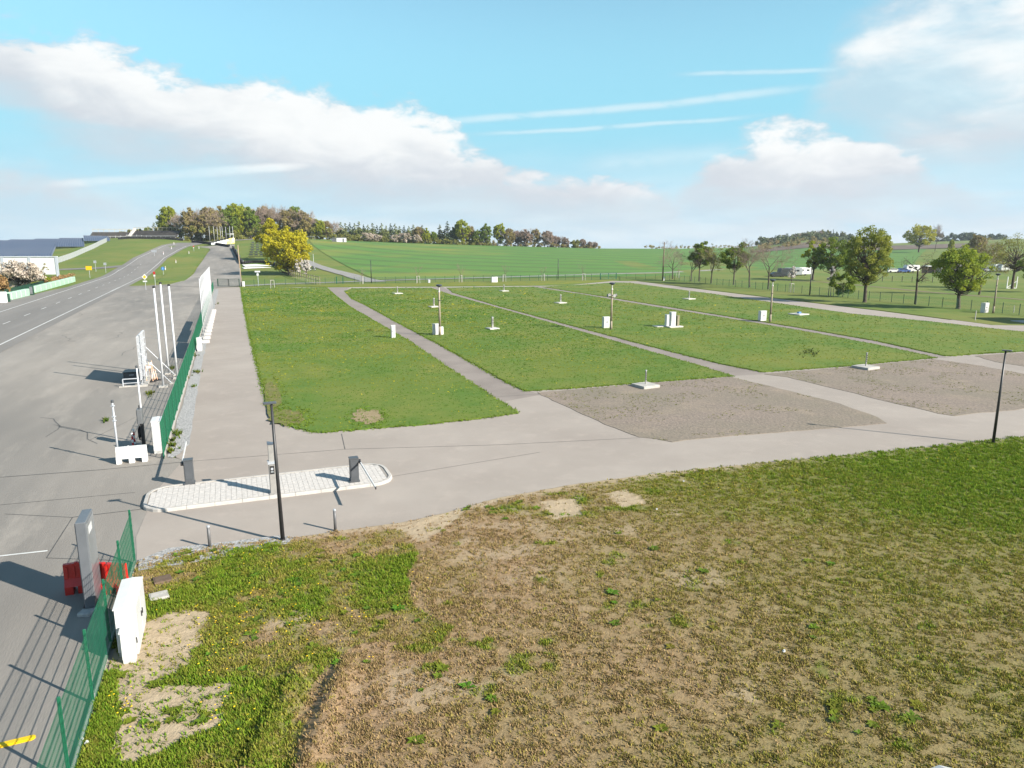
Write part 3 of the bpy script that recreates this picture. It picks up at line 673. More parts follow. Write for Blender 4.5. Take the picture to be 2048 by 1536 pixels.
def meadow_maps(x, y):
    """bare soil / lush green shares of the meadow at world x, y (wear with its own outline)"""
    px, py = project(x, y)
    w = (fbm(x, y, 0.9, 4, 5) - 0.5); w2 = (fbm(x, y, 0.9, 4, 77) - 0.5); k = 0.55
    qx, qy = project(x + w * k, y + w2 * k)
    n1 = fbm(x, y, 0.35, 4, 11); n2 = fbm(x, y, 1.4, 4, 23); n3 = fbm(x, y, 4.0, 3, 31)
    sand = np.zeros_like(x)
    rx_, ry_ = project(x + w * 0.16, y + w2 * 0.16)
    for p in ([(1080, 1005), (1152, 998), (1170, 1031), (1106, 1043)], [(1212, 989), (1254, 981), (1296, 1009), (1246, 1020)]): sand = np.maximum(sand, polym(rx_, ry_, p) * 0.95)
    for p in ([(805, 1046), (905, 1022), (1000, 992), (1015, 998), (930, 1024), (880, 1062), (850, 1085), (820, 1082), (790, 1058)],
              [(238, 1330), (264, 1250), (330, 1232), (408, 1230), (404, 1292), (360, 1345), (300, 1385), (244, 1405)],
              [(222, 1500), (244, 1385), (345, 1372), (462, 1366), (452, 1448), (335, 1505), (240, 1530)],
              [(195, 1300), (240, 1290), (245, 1345), (205, 1350)]):
        sand = np.maximum(sand, polym(qx, qy, p) * (0.80 + 0.20 * np.clip((0.66 - n2) * 6, 0, 1)))
    sand = np.maximum(sand, blob(qx, qy, 575, 1240, 62, 26) * np.clip((n2 - 0.40) * 5, 0, 1) * 0.7)
    for c in ((320, 1195, 20, 11), (330, 1163, 18, 9)): sand = np.maximum(sand, blob(qx, qy, *c) * 0.3)
    # scraped, thin ground in the middle
    scr = blob(qx, qy, 1000, 1090, 190, 70, 0.8) * np.clip((fbm(x * 0.6 + y * 0.2, y * 1.6, 1.1, 4, 41) - 0.46) * 7, 0, 1)
    sand = np.maximum(sand, scr * 0.5)
    gaps = np.clip((fbm(x, y, 0.55, 4, 53) - 0.66) * 9, 0, 1) * np.clip((qx - 560) / 200, 0, 1) * np.clip((1780 - qx) / 300, 0.15, 1)
    sand = np.maximum(sand, gaps * 0.45)
    # sandy rim along the tarmac
    ex = np.interp(px, [p[0] for p in edge_px], [p[1] for p in edge_px]); rim = np.clip(1 - (py - ex) / (9 + 14 * n2), 0, 1)
    sand = np.maximum(sand, rim * np.where(px > 600, 1, 0.3) * np.where(px > 1500, 0.5, 1))
    lush = polym(qx, qy, [(262, 1140), (420, 1105), (560, 1088), (700, 1072), (806, 1062), (832, 1105), (815, 1180), (830, 1225), (905, 1262), (870, 1296), (770, 1282), (700, 1300), (640, 1340), (606, 1420), (585, 1560), (60, 1560), (170, 1330), (240, 1200)]) * 0.95
    lush *= np.clip(0.42 + (n1 - 0.28) * 2.2, 0, 1) * np.clip(1.25 - 1.1 * np.clip((n2 - 0.50) * 5, 0, 1) * np.clip((n1 - 0.3) * 0 + (0.58 - n1) * 5, 0, 1), 0, 1)
    olive = 0.12 + 0.36 * np.clip((px - 1000) / 800, 0, 1) + 0.40 * np.clip((1100 - py) / 190, 0, 1) * np.clip((px - 1020) / 300, 0, 1) + (n1 - 0.5) * 0.45
    olive += 0.28 * np.clip((px - 1500) / 500, 0, 1) * np.clip((1300 - py) / 300, 0, 1)
    clump = np.clip((fbm(x, y, 1.1, 3, 91) - 0.73) * 14, 0, 1) * 0.7
    clump = np.maximum(clump, np.clip((fbm(x, y, 0.8, 3, 97) - 0.60) * 10, 0, 1) * blob(px, py, 1740, 1450, 230, 70, 0.7))
    green = np.clip(np.maximum(np.maximum(lush, olive), clump), 0, 1)
    for p in ((1140, 1030, 75, 8), (1260, 1020, 70, 7), (1020, 1020, 40, 9), (1165, 1000, 25, 12), (1300, 985, 30, 14)):
        green = np.maximum(green, blob(qx, qy, *p) * 0.85)
    # dry strip in the lush part next to the verge
    green *= 1 - 0.55 * blob(qx, qy, 590, 1130, 60, 22, 0.8) * np.clip((n2 - 0.35) * 4, 0, 1)
    return np.clip(green, 0, 1), np.clip(sand, 0, 1), n3
DI0 = G(660, 1315).to_2d(); DI1 = G(535, 1590).to_2d()
def ditch(x, y):
    d = DI1 - DI0; L2 = d.length_squared; t = np.clip(((x - DI0.x) * d.x + (y - DI0.y) * d.y) / L2, 0, 1); q = np.hypot(x - DI0.x - d.x * t, y - DI0.y - d.y * t)
    return 0.02 * np.exp(-(q / 0.24) ** 2) * np.clip(t * 5, 0, 1) - 0.15 * np.exp(-((q - 0.50) / 0.24) ** 2) * np.clip(t * 5, 0, 1)
NS, NT = 330, 230
ss = np.linspace(0, 1, NS + 1) ** 1.25; tt = np.linspace(0, 1, NT + 1)
ex, ey = edge_at(ss); bx = BOT0.x + ss * 40.0; by = BOT0.y - ss * 2.0
Xm = bx[None, :] * (1 - tt[:, None]) + ex[None, :] * tt[:, None]; Ym = by[None, :] * (1 - tt[:, None]) + ey[None, :] * tt[:, None]
Zm = 0.045 + (fbm(Xm, Ym, 0.8, 4, 3) - 0.5) * 0.07 * np.minimum(1, (1 - tt[:, None]) * 12) + (fbm(Xm, Ym, 3.1, 2, 8) - 0.5) * 0.03
Zm -= ditch(Xm, Ym)
Zm[-1, :] = -0.01
gm, sm, _ = meadow_maps(Xm.ravel(), Ym.ravel())
me = bpy.data.meshes.new('meadow'); ii = np.arange((NS + 1) * (NT + 1)).reshape(NT + 1, NS + 1)
quads = np.stack([ii[:-1, :-1], ii[:-1, 1:], ii[1:, 1:], ii[1:, :-1]], -1).reshape(-1, 4)
me.from_pydata(np.stack([Xm, Ym, Zm], -1).reshape(-1, 3).tolist(), [], quads.tolist())
me.polygons.foreach_set('use_smooth', [True] * len(me.polygons))
a = me.color_attributes.new('wear', 'FLOAT_COLOR', 'POINT'); c4 = np.ones((len(gm), 4), np.float32); c4[:, 0] = gm; c4[:, 1] = sm; a.data.foreach_set('color', c4.ravel())
def meadow_mat():
    m = bpy.data.materials.new('meadow_soil'); m.use_nodes = True; nt = m.node_tree; N = nt.nodes; L = nt.links; b = N['Principled BSDF']
    b.inputs['Roughness'].default_value = 0.95; b.inputs['Specular IOR Level'].default_value = 0.1
    at = N.new('ShaderNodeAttribute'); at.attribute_name = 'wear'; sp = N.new('ShaderNodeSeparateColor'); L.new(at.outputs['Color'], sp.inputs[0])
    g = N.new('ShaderNodeNewGeometry')
    def noise(sc, det):
        n = N.new('ShaderNodeTexNoise'); L.new(g.outputs['Position'], n.inputs['Vector']); n.inputs['Scale'].default_value = sc; n.inputs['Detail'].default_value = det; n.inputs['Roughness'].default_value = 0.65; return n.outputs['Fac']
    def mixc(f, a_, b_):
        x = N.new('ShaderNodeMix'); x.data_type = 'RGBA'; L.new(f, x.inputs[0])
        for s, v in ((x.inputs[6], a_), (x.inputs[7], b_)):
            if isinstance(v, tuple): s.default_value = v + (1,)
            else: L.new(v, s)
        return x.outputs[2]
    def ramp(f, lo, hi):
        r = N.new('ShaderNodeMapRange'); L.new(f, r.inputs[0]); r.inputs[1].default_value = lo; r.inputs[2].default_value = hi; return r.outputs[0]
    f1 = ramp(noise(7.0, 5), 0.36, 0.66)
    dry = mixc(f1, (0.300, 0.205, 0.124), (0.205, 0.137, 0.078))
    grn = mixc(f1, (0.085, 0.130, 0.016), (0.130, 0.130, 0.032))
    snd = mixc(ramp(noise(3.0, 6), 0.3, 0.7), (0.400, 0.320, 0.220), (0.310, 0.240, 0.160))
    c = mixc(sp.outputs[0], dry, grn); c = mixc(sp.outputs[1], c, snd)
    L.new(c, b.inputs['Base Color'])
    bp = N.new('ShaderNodeBump'); bp.inputs['Strength'].default_value = 0.7; bp.inputs['Distance'].default_value = 0.06; L.new(noise(9.0, 5), bp.inputs['Height']); L.new(bp.outputs[0], b.inputs['Normal'])
    return m
me.materials.append(meadow_mat()); me.update()
tag(obj('meadow', me), kind='structure')

# ---- grass tufts (uncountable): thin triangles
rngn = np.random.default_rng(7)
def tufts(x, y, z, h, w, nb, col, colvar=0.25):
    n = len(x); ang = rngn.uniform(0, 2 * np.pi, (n, nb)); lean = rngn.uniform(0.25, 1.0, (n, nb)) * h[:, None]; hh = h[:, None] * rngn.uniform(0.6, 1.15, (n, nb))
    off = rngn.normal(0, 1, (n, nb, 2)) * (w * 0.9)[:, None, None]
    bx_ = x[:, None] + off[..., 0]; by_ = y[:, None] + off[..., 1]
    sa = ang + np.pi / 2; ww = w[:, None] * rngn.uniform(0.6, 1.2, (n, nb)) * 0.5
    V = np.empty((n, nb, 3, 3), np.float32)
    V[..., 0, 0] = bx_ - np.cos(sa) * ww; V[..., 0, 1] = by_ - np.sin(sa) * ww; V[..., 0, 2] = z[:, None] - 0.01
    V[..., 1, 0] = bx_ + np.cos(sa) * ww; V[..., 1, 1] = by_ + np.sin(sa) * ww; V[..., 1, 2] = z[:, None] - 0.01
    V[..., 2, 0] = bx_ + np.cos(ang) * lean; V[..., 2, 1] = by_ + np.sin(ang) * lean; V[..., 2, 2] = z[:, None] + hh
    C = col[:, None, :] * (1 + rngn.uniform(-colvar, colvar, (n, nb, 1)))
    C = np.repeat(C[:, :, None, :], 3, 2)
    return V.reshape(-1, 3), C.reshape(-1, 3)
BLADE = mat_attr('grass_blades')
def meadow_tufts():
    n = 72000
    s = rngn.random(n) ** 1.15 * 0.66; t = rngn.random(n) ** 0.92
    ex_, ey_ = edge_at(s); bx_ = BOT0.x + s * 40; by_ = BOT0.y - s * 2
    x = bx_ * (1 - t) + ex_ * t; y = by_ * (1 - t) + ey_ * t
    x = np.repeat(x, 4) + rngn.normal(0, 0.05, n * 4); y = np.repeat(y, 4) + rngn.normal(0, 0.05, n * 4)
    px, py = project(x, y); ok = (px > -60) & (px < 2130) & (py < 2600); x, y, px, py = x[ok], y[ok], px[ok], py[ok]
    g, sd, n3 = meadow_maps(x, y)
    p = (0.14 + 0.55 * np.clip((n3 - 0.38) * 4, 0, 1) + 0.40 * g) * (1 - 0.93 * np.clip(sd * 1.1, 0, 1))
    ok = rngn.random(len(x)) < p; x, y, g, n3 = x[ok], y[ok], g[ok], n3[ok]
    z = 0.045 + (fbm(x, y, 0.8, 4, 3) - 0.5) * 0.07 - ditch(x, y)
    r = rngn.random(len(x)); dry = np.array([0.300, 0.205, 0.104]); olive = np.array([0.240, 0.212, 0.042]); lush = np.array([0.095, 0.190, 0.012]); lush2 = np.array([0.180, 0.245, 0.020])
    gg = np.clip(g + rngn.normal(0, 0.16, len(x)), 0, 1)[:, None]
    col = np.where(gg < 0.5, dry * (1 - gg * 2) + olive * gg * 2, olive * (2 - 2 * gg) + (lush * r[:, None] + lush2 * (1 - r[:, None])) * (2 * gg - 1))
    h = 0.030 + 0.038 * rngn.random(len(x)) + 0.07 * np.clip(g - 0.5, 0, 1); w = 0.028 + 0.020 * rngn.random(len(x)) + 0.010 * g
    V, C = tufts(x, y, z, h, w, 6, col)
    o = obj('meadow_grass', np_mesh('meadow_grass', V, 3, BLADE, C)); tag(o, 'short tufts of half-dry grass covering the near meadow', 'grass', kind='stuff')
    return x, y, g
tx, ty, tg = meadow_tufts()
def lawn_tufts():
    Vs, Cs = [], []
    for key, dens in (('A', 26), ('B', 22), ('C', 11), ('D', 7)):
        P = LAWNW[key]; xs = [p.x for p in P]; ys = [p.y for p in P]
        area = (max(xs) - min(xs)) * (max(ys) - min(ys)); n = int(area * dens * 0.5)
        x = rngn.uniform(min(xs), max(xs), n); y = rngn.uniform(min(ys), max(ys), n)
        ok = inside(x, y, P); x, y = x[ok], y[ok]
        px, py = project(x, y); keep = rngn.random(len(x)) < np.clip((py - 560) / 150, 0.12, 1) * (px < 2080); x, y = x[keep], y[keep]
        if key == 'A':      # bare patch and thin left rim of the first pitch
            px, py = project(x, y); bare = (blob(px, py, 735, 836, 30, 14, 0.3) > 0.5) | ((px < 590) & (py > 740) & (fbm(x, y, 1.2, 3, 4) > 0.5) & (px - 522 < (py - 700) * 0.45)); x, y = x[~bare], y[~bare]
        n1 = fbm(x, y, 0.18, 4, 15); n2 = fbm(x, y, 1.2, 3, 16)
        d = np.clip((n1 - 0.42) * 4.5 + (n2 - 0.5) * 1.6, 0, 1)[:, None]
        col = np.array([0.066, 0.148, 0.010]) * (1 - d) + np.array([0.185, 0.205, 0.022]) * d
        fl = rngn.random(len(x)) < 0.016 + 0.10 * np.clip((n2 - 0.55) * 5, 0, 1); col[fl] = (0.50, 0.40, 0.02)
        far = np.clip(y / 60, 0.7, 2.2); h = 0.065 * far * rngn.uniform(0.5, 1.3, len(x)); w = 0.055 * far
        V, C = tufts(x, y, np.full(len(x), 0.075), h, w, 4, col * rngn.uniform(0.72, 1.30, (len(x), 1)), 0.3); Vs.append(V); Cs.append(C)
    o = obj('lawn_grass', np_mesh('lawn_grass', np.concatenate(Vs), 3, BLADE, np.concatenate(Cs))); tag(o, 'dense green lawn grass with dandelions on the camping pitches', 'grass', kind='stuff')
    # shaggy rims of the pitches
    Vs, Cs = [], []
    for key, P in LAWNW.items():
        n = len(P)
        for i in range(n):
            a, b = P[i], P[(i + 1) % n]; L = (b - a).length; k = int(L * 26)
            if k == 0 or (a.y + b.y) / 2 > 150: continue
            t = rngn.random(k); x = a.x + (b.x - a.x) * t + rngn.normal(0, 0.12, k); y = a.y + (b.y - a.y) * t + rngn.normal(0, 0.12, k)
            col = np.array([0.120, 0.185, 0.020]) * rngn.uniform(0.7, 1.5, (k, 1))
            V, C = tufts(x, y, np.full(k, 0.03), rngn.uniform(0.06, 0.13, k), np.full(k, 0.05), 4, col); Vs.append(V); Cs.append(C)
    o = obj('lawn_rim_grass', np_mesh('lawn_rim_grass', np.concatenate(Vs), 3, BLADE, np.concatenate(Cs))); tag(o, 'longer ragged grass along the edges of the lawns', 'grass', kind='stuff')
lawn_tufts()
DIRT = mat('bare_earth', (0.27, 0.205, 0.125), (0.21, 0.165, 0.085), 1.5, 0.95, 0.5, 9, coord='World')
def patch(name, cx, cy, rx, ry, z, m, seed):
    rr = random.Random(seed); pts = []
    for i in range(26):
        t = 2 * math.pi * i / 26; k = 0.75 + 0.4 * rr.random(); pts.append(G(cx + rx * k * math.cos(t), cy + ry * k * math.sin(t)).to_2d())
    drape(name, pts, m, z, maxedge=0.4, jag=0.05, seed=seed)
patch('bare_patch', 735, 836, 32, 15, 0.090, DIRT, 1); patch('bare_patch', 545, 800, 16, 40, 0.088, mat('thin_turf', (0.16, 0.135, 0.05), (0.10, 0.115, 0.025), 3, 0.95, 0.4, 9, coord='World'), 2)
patch('bare_patch', 575, 838, 38, 16, 0.089, MATS['thin_turf'], 3)
def sparse_tufts():
    Vs, Cs = [], []
    for cx, cy, rx, ry, n, c in ((735, 836, 38, 17, 150, (0.09, 0.16, 0.014)), (548, 805, 22, 48, 260, (0.11, 0.16, 0.016)), (578, 838, 46, 20, 260, (0.11, 0.16, 0.016))):
        a = rngn.uniform(0, 6.283, n); r = np.sqrt(rngn.uniform(0.0, 1.5, n)); P = [G(cx + rx * q * math.cos(b), cy + ry * q * math.sin(b)) for b, q in zip(a, r)]
        P = [p for p in P if inside(np.array([p.x]), np.array([p.y]), LAWNW['A'])[0]]; k = len(P)
        V, C = tufts(np.array([p.x for p in P]), np.array([p.y for p in P]), np.full(k, 0.085), rngn.uniform(0.04, 0.09, k), np.full(k, 0.06), 5, np.array(c) * rngn.uniform(0.7, 1.5, (k, 1))); Vs.append(V); Cs.append(C)
    for poly in pads[:2]:
        W_ = [p.to_2d() for p in GP(poly)]; xs = [p.x for p in W_]; ys = [p.y for p in W_]; n = 5000
        x = rngn.uniform(min(xs), max(xs), n); y = rngn.uniform(min(ys), max(ys), n); ok = inside(x, y, W_) & (fbm(x, y, 0.5, 3, 61) > 0.56); x, y = x[ok], y[ok]; k = len(x)
        V, C = tufts(x, y, np.full(k, 0.03), rngn.uniform(0.02, 0.06, k), np.full(k, 0.05), 4, np.array([0.17, 0.18, 0.045]) * rngn.uniform(0.6, 1.3, (k, 1))); Vs.append(V); Cs.append(C)
    tag(obj('stray_grass', np_mesh('stray_grass', np.concatenate(Vs), 3, BLADE, np.concatenate(Cs))), 'stray grass growing through the gravel pads and bare spots', 'grass', kind='stuff')
sparse_tufts()
# ---- weeds with broad leaves, dandelion heads
def weeds():
    spots = []
    rr = random.Random(5)
    for cx, cy, rx, ry, n in ((560, 1220, 260, 110, 46), (330, 1440, 150, 60, 12), (215, 1430, 40, 110, 20), (430, 1110, 90, 18, 16), (700, 1150, 120, 60, 12), (1000, 1020, 160, 22, 12), (1400, 1150, 500, 300, 22), (1750, 1440, 200, 60, 14), (480, 1160, 150, 40, 22), (900, 1370, 250, 120, 8)):
        for _ in range(n): spots.append((cx + rr.gauss(0, 0.45) * rx, cy + rr.gauss(0, 0.45) * ry))
    V = []; C = []; FV = []
    for px, py in spots:
        p = G(px, py)
        if (p.to_2d() - F0).dot(FNR) < 0.2 or py > 1600 or py < np.interp(px, [q[0] for q in edge_px], [q[1] for q in edge_px]) + 4: continue
        k = rr.randint(8, 14); s = rr.uniform(0.10, 0.24); c = (0.105 * rr.uniform(0.8, 1.5), 0.170 * rr.uniform(0.8, 1.2), 0.018)
        for i in range(k):
            a = 2 * math.pi * i / k + rr.uniform(-0.3, 0.3); L = s * rr.uniform(0.6, 1.1); z = 0.05; w = L * 0.24
            d = Vector((math.cos(a), math.sin(a), 0)); q = Vector((-d.y, d.x, 0)); b = p + Vector((0, 0, z))
            V += [b, b + d * L * 0.55 - q * w + Vector((0, 0, 0.05)), b + d * L + Vector((0, 0, rr.uniform(0.01, 0.07))), b + d * L * 0.55 + q * w + Vector((0, 0, 0.05))]
            C += [c] * 4
    o = obj('broadleaf_weeds', np_mesh('broadleaf_weeds', np.array([tuple(v) for v in V]), 4, BLADE, np.array(C))); tag(o, 'broad-leaved weeds and dandelion rosettes scattered over the near meadow', 'weeds', kind='stuff')
    for cx, cy, rx, ry, n in ((560, 1230, 230, 90, 90), (460, 1430, 60, 40, 16), (240, 1410, 40, 40, 16), (480, 1110, 120, 20, 22), (420, 1300, 60, 60, 16), (1500, 980, 300, 40, 24), (1900, 920, 100, 20, 12)):
        for _ in range(n):
            fx_, fy_ = cx + rr.gauss(0, 0.5) * rx, cy + rr.gauss(0, 0.5) * ry; p = G(fx_, fy_)
            if (p.to_2d() - F0).dot(FNR) < 0.2 or fy_ < np.interp(fx_, [q[0] for q in edge_px], [q[1] for q in edge_px]) + 4: continue
            z = rr.uniform(0.08, 0.14); r = rr.uniform(0.018, 0.028)
            for i in range(6):
                t0 = math.pi / 3 * i; t1 = t0 + math.pi / 3
                FV += [p + Vector((0, 0, z + 0.01)), p + Vector((r * math.cos(t0), r * math.sin(t0), z)), p + Vector((r * math.cos(t1), r * math.sin(t1), z))]
    o = obj('dandelion_flowers', np_mesh('dandelion_flowers', np.array([tuple(v) for v in FV]), 3, mat('dandelion_yellow', (0.75, 0.50, 0.01), (0.7, 0.42, 0.01), 3, 0.8))); tag(o, 'yellow dandelion flowers dotted over the near meadow', 'flowers', kind='stuff')
weeds()
def strip_weeds():
    rr = random.Random(9); V = []; C = []
    for px, py, n, sp in ((372, 752, 5, 5), (386, 775, 2, 3), (394, 746, 5, 4), (353, 868, 6, 6), (346, 882, 3, 3), (342, 893, 5, 5), (341, 905, 4, 4), (380, 722, 4, 4), (390, 712, 4, 3), (300, 788, 4, 4), (297, 790, 3, 5), (345, 737, 4, 3), (212, 843, 4, 3), (435, 608, 3, 2)):
        for _ in range(n * 3):
            p = G(px + rr.gauss(0, sp), py + rr.gauss(0, sp * 0.5)); c = (0.085 * rr.uniform(0.7, 1.4), 0.12, 0.016)
            for i in range(6):
                a = rr.uniform(0, 6.28); L = rr.uniform(0.10, 0.28); d = Vector((math.cos(a), math.sin(a), 0)); q = Vector((-d.y, d.x, 0)) * 0.04; b = p + Vector((0, 0, 0.02))
                V += [b - q, b + q, b + d * L * 0.6 + Vector((0, 0, L * 0.9))]; C += [c] * 3
    o = obj('gravel_weeds', np_mesh('gravel_weeds', np.array([tuple(v) for v in V]), 3, BLADE, np.array(C))); tag(o, 'green weeds sprouting along the gravel strip and tarmac edges', 'weeds', kind='stuff')
strip_weeds()

# ================================================================== THINGS NEAR THE GATE
# ---- welded mesh fences
def panel_mesh(L, H, step=0.05, rv=0.003, rh=0.004, rows=None, z0=0.06):
    mb = MB(); k = int(L / step)
    for i in range(1, k): mb.tube((0, i * step, z0), (0, i * step, H), rv, rv, 4, False)
    for z in (rows or np.arange(z0 + 0.04, H, 0.2)):
        for x in (-0.008, 0.008): mb.tube((x, 0, z), (x, L, z), rh, rh, 4, False)
    return mb.mesh('wire_panel', FGREEN)
def post_mesh(H, m=FGREEN, r=(0.06, 0.05), nm='post'):
    mb = MB(); mb.bev((0, 0, H / 2), (r[0], r[1], H), 0.008)
    return mb.mesh(nm, m)
def mesh_fence(label, p0, p1, n, H, pm, pst, clips=True, plinth=True, skip=()):
    p0 = Vector((p0[0], p0[1], 0)); p1 = Vector((p1[0], p1[1], 0)); d = p1 - p0; L = d.length / n; rz = math.atan2(-d.x, d.y)
    t = thing('mesh_fence', label, 'fence', (p0.x, p0.y, 0), rz)
    for i in range(n + 1):
        obj('post', pst, t, (0.0, i * L, 0))
    for i in range(n):
        if i in skip: continue
        obj('wire_panel', pm, t, (-0.04, i * L, 0))
    if plinth:
        MB().box((0.0, d.length / 2, 0.04), (0.06, d.length, 0.14)).build('plinth', CONC, t)
    return t
near_pm = panel_mesh(2.5, 1.74, rv=0.0032, rh=0.0045)
near_post = post_mesh(1.80)
NF_END = F0 + FD * 15.0
mesh_fence('green wire mesh fence beside the big white cabinet, nearest the camera', F0, NF_END, 6, 1.75, near_pm, near_post)
pl_pm = panel_mesh(2.5, 1.72, rv=0.0032, rh=0.005)
PF1 = FEN(132.5)
pf = mesh_fence('long green wire mesh fence between the tarmac plaza and the site road', FEN(0), PF1, 53, 1.75, pl_pm, near_post)
BANNER = mat('green_banner', (0.012, 0.085, 0.048), (0.010, 0.070, 0.040), 1.0, 0.6)
for s, L, z0, z1 in ((31, 10.6, 0.62, 1.52), (41.8, 10.8, 0.80, 1.70), (52.8, 9.6, 1.02, 1.74)):
    MB().box((-0.085, s + L / 2, (z0 + z1) / 2), (0.02, L, z1 - z0)).build('banner', BANNER, pf)

# ---- paved island
ISC = Vector((-9.93, 28.2)); IL, IW, IR = 9.7, 2.95, 0.95
isl = thing('paving_island', 'light paved traffic island with kerb stones carrying the barrier machines', 'traffic island', (ISC.x, ISC.y, 0), math.atan2(N2.y, N2.x))
def rrect(L, W, r, k=6):
    out = []
    for cx, cy, a0 in ((L / 2 - r, W / 2 - r, 0), (-L / 2 + r, W / 2 - r, 90), (-L / 2 + r, -W / 2 + r, 180), (L / 2 - r, -W / 2 + r, 270)):
        for i in range(k + 1): out.append(Vector((cx + r * math.cos(R(a0 + 90 * i / k)), cy + r * math.sin(R(a0 + 90 * i / k)))))
    return out
MB().prism([tuple(p) for p in rrect(IL - 0.2, IW - 0.2, IR - 0.1)], 0.0, 0.105).build('bedding', mat('joint_sand', (0.27, 0.25, 0.225), (0.22, 0.20, 0.18), 3, 0.95), isl)
outl = rrect(IL, IW, IR, 12); tot = []
for i in range(len(outl)):
    a, b = outl[i], outl[(i + 1) % len(outl)]; k = max(1, int((b - a).length / 0.05))
    tot += [a.lerp(b, j / k) for j in range(k)]
acc = 0; seg = [tot[0]]; stones = []
for a, b in zip(tot, tot[1:] + tot[:1]):
    seg.append(b); acc += (b - a).length
    lim = 0.98 if abs(b.y) > IW / 2 - 0.02 and abs(b.x) < IL / 2 - IR else 0.5
    if acc >= lim: stones.append(seg); seg = [b]; acc = 0
if len(seg) > 2: stones.append(seg)
for k, sg in enumerate(stones):
    q = [sg[0], *[sg[j] for j in range(1, len(sg) - 1) if j % 6 == 0], sg[-1]]
    mb = MB(); n = len(q); prof = ((0.0, 0.0), (0.012, 0.11), (0.035, 0.132), (0.15, 0.135), (0.15, 0.0)); w = 0.006
    for i, p in enumerate(q):
        t = (q[min(i + 1, n - 1)] - q[max(i - 1, 0)]).normalized(); nn = Vector((-t.y, t.x))
        pp = p + t * (w if i == 0 else (-w if i == n - 1 else 0))
        for ins, z in prof: mb.v.append(Vector((pp.x + nn.x * ins, pp.y + nn.y * ins, z + (0.003 if k % 3 == 0 else 0))))
    m5 = len(prof)
    for i in range(n - 1):
        for j in range(m5 - 1): mb.f.append((i * m5 + j, (i + 1) * m5 + j, (i + 1) * m5 + j + 1, i * m5 + j + 1))
    mb.f.append(tuple(range(m5 - 1, -1, -1))); mb.f.append(tuple((n - 1) * m5 + j for j in range(m5)))
    mb.build('kerb_stone', KERB, isl)
pav = MB(); inner = rrect(IL - 0.32, IW - 0.32, IR - 0.16)
rr = random.Random(3)
PAVC = []
for i in range(int(IL / 0.2)):
    for j in range(int(IW / 0.1) + 2):
        x = -IL / 2 + 0.1 + i * 0.2; y = -IW / 2 + 0.05 + j * 0.1 + (0.05 if i % 2 else 0)
        if inside(np.array([x + 0.09, x - 0.09, x, x]), np.array([y, y, y + 0.045, y - 0.045]), inner).all():
            h = 0.118 + rr.uniform(-0.002, 0.002); pav.box((x, y, h - 0.02), (0.191, 0.091, 0.04))
tag(pav.build('pavers', PAVER, isl), kind='stuff')

# ---- barrier machines
def barrier(label, loc, arm_dir, side):
    t = thing('barrier_gate', label, 'barrier', (loc[0], loc[1], 0.118), math.atan2(N2.y, N2.x))
    b = MB(); b.bev((0, 0, 0.50), (0.36, 0.32, 1.00), 0.02); b.box((0, 0, 0.03), (0.42, 0.38, 0.06)); b.build('cabinet', DGREY, t)
    MB().prism([(-0.19, -0.17), (0.19, -0.17), (0.19, 0.17), (-0.19, 0.17)], 1.003, 1.05).build('hood', DGREY, t)
    MB().box((0.0, -0.164, 0.55), (0.26, 0.006, 0.62)).build('door', mat('cabinet_door', (0.075, 0.080, 0.088), (0.065, 0.070, 0.078), 3, 0.4), t)
    x = 0.24 * side
    h = MB(); h.tube((0.18 * side, 0, 0.86), (x + 0.05 * side, 0, 0.86), 0.08, 0.08, 12); h.box((x, arm_dir * 0.12, 0.86), (0.05, 0.40, 0.10)); h.build('arm_flange', BLACKM, t)
    a = MB(); L = 3.45; a.box((x, arm_dir * (0.15 + L / 2), 0.86), (0.035, L, 0.085)); arm = a.build('arm', WHITE, t)
    MB().box((x, arm_dir * (0.15 + L + 0.02), 0.86), (0.045, 0.04, 0.10)).build('end_cap', BLACKM, arm)
    return t
b1 = G(380, 966, 0.12); b2 = G(709, 962, 0.12)
barrier('dark grey barrier machine at the left end of the paved island', b1, 1, -1)
barrier('dark grey barrier machine at the right end of the paved island', b2, -1, 1)
ap = G(547, 985, 0.12)
t = thing('access_terminal', 'tall two-height steel access terminal in the middle of the paved island', 'access terminal', (ap.x, ap.y, 0.118), math.atan2(N2.y, N2.x))
b = MB(); b.bev((0, 0, 0.62), (0.24, 0.34, 1.24), 0.02); b.box((0, 0, 0.02), (0.30, 0.40, 0.04)); b.build('lower_housing', STEEL, t)
b = MB(); b.extr([(-0.15, 1.243), (0.15, 1.243), (0.15, 1.27), (-0.15, 1.32)], -0.2, 0.2); b.build('rain_hood', GALV, t)
MB().bev((0.0, 0.10, 1.64), (0.20, 0.16, 0.72), 0.015).build('upper_housing', STEEL, t)
b = MB(); b.extr([(-0.12, 2.0), (0.13, 2.0), (0.13, 2.04), (-0.12, 2.10)], -0.01, 0.21); b.build('cap', mat('blue_grey_cap', (0.07, 0.09, 0.12), (0.06, 0.08, 0.10), 3, 0.35), t)
rd = MB().box((0.0, -0.174, 1.00), (0.17, 0.008, 0.34)).build('reader_panel', BLACKM, t)
MB().tube((0, -0.176, 1.05), (0, -0.196, 1.05), 0.05, 0.05, 14).build('speaker', GALV, rd)
MB().box((0, -0.181, 0.93), (0.10, 0.008, 0.06)).build('screen', mat('screen_grey', (0.25, 0.27, 0.28), None, 2, 0.2), rd)

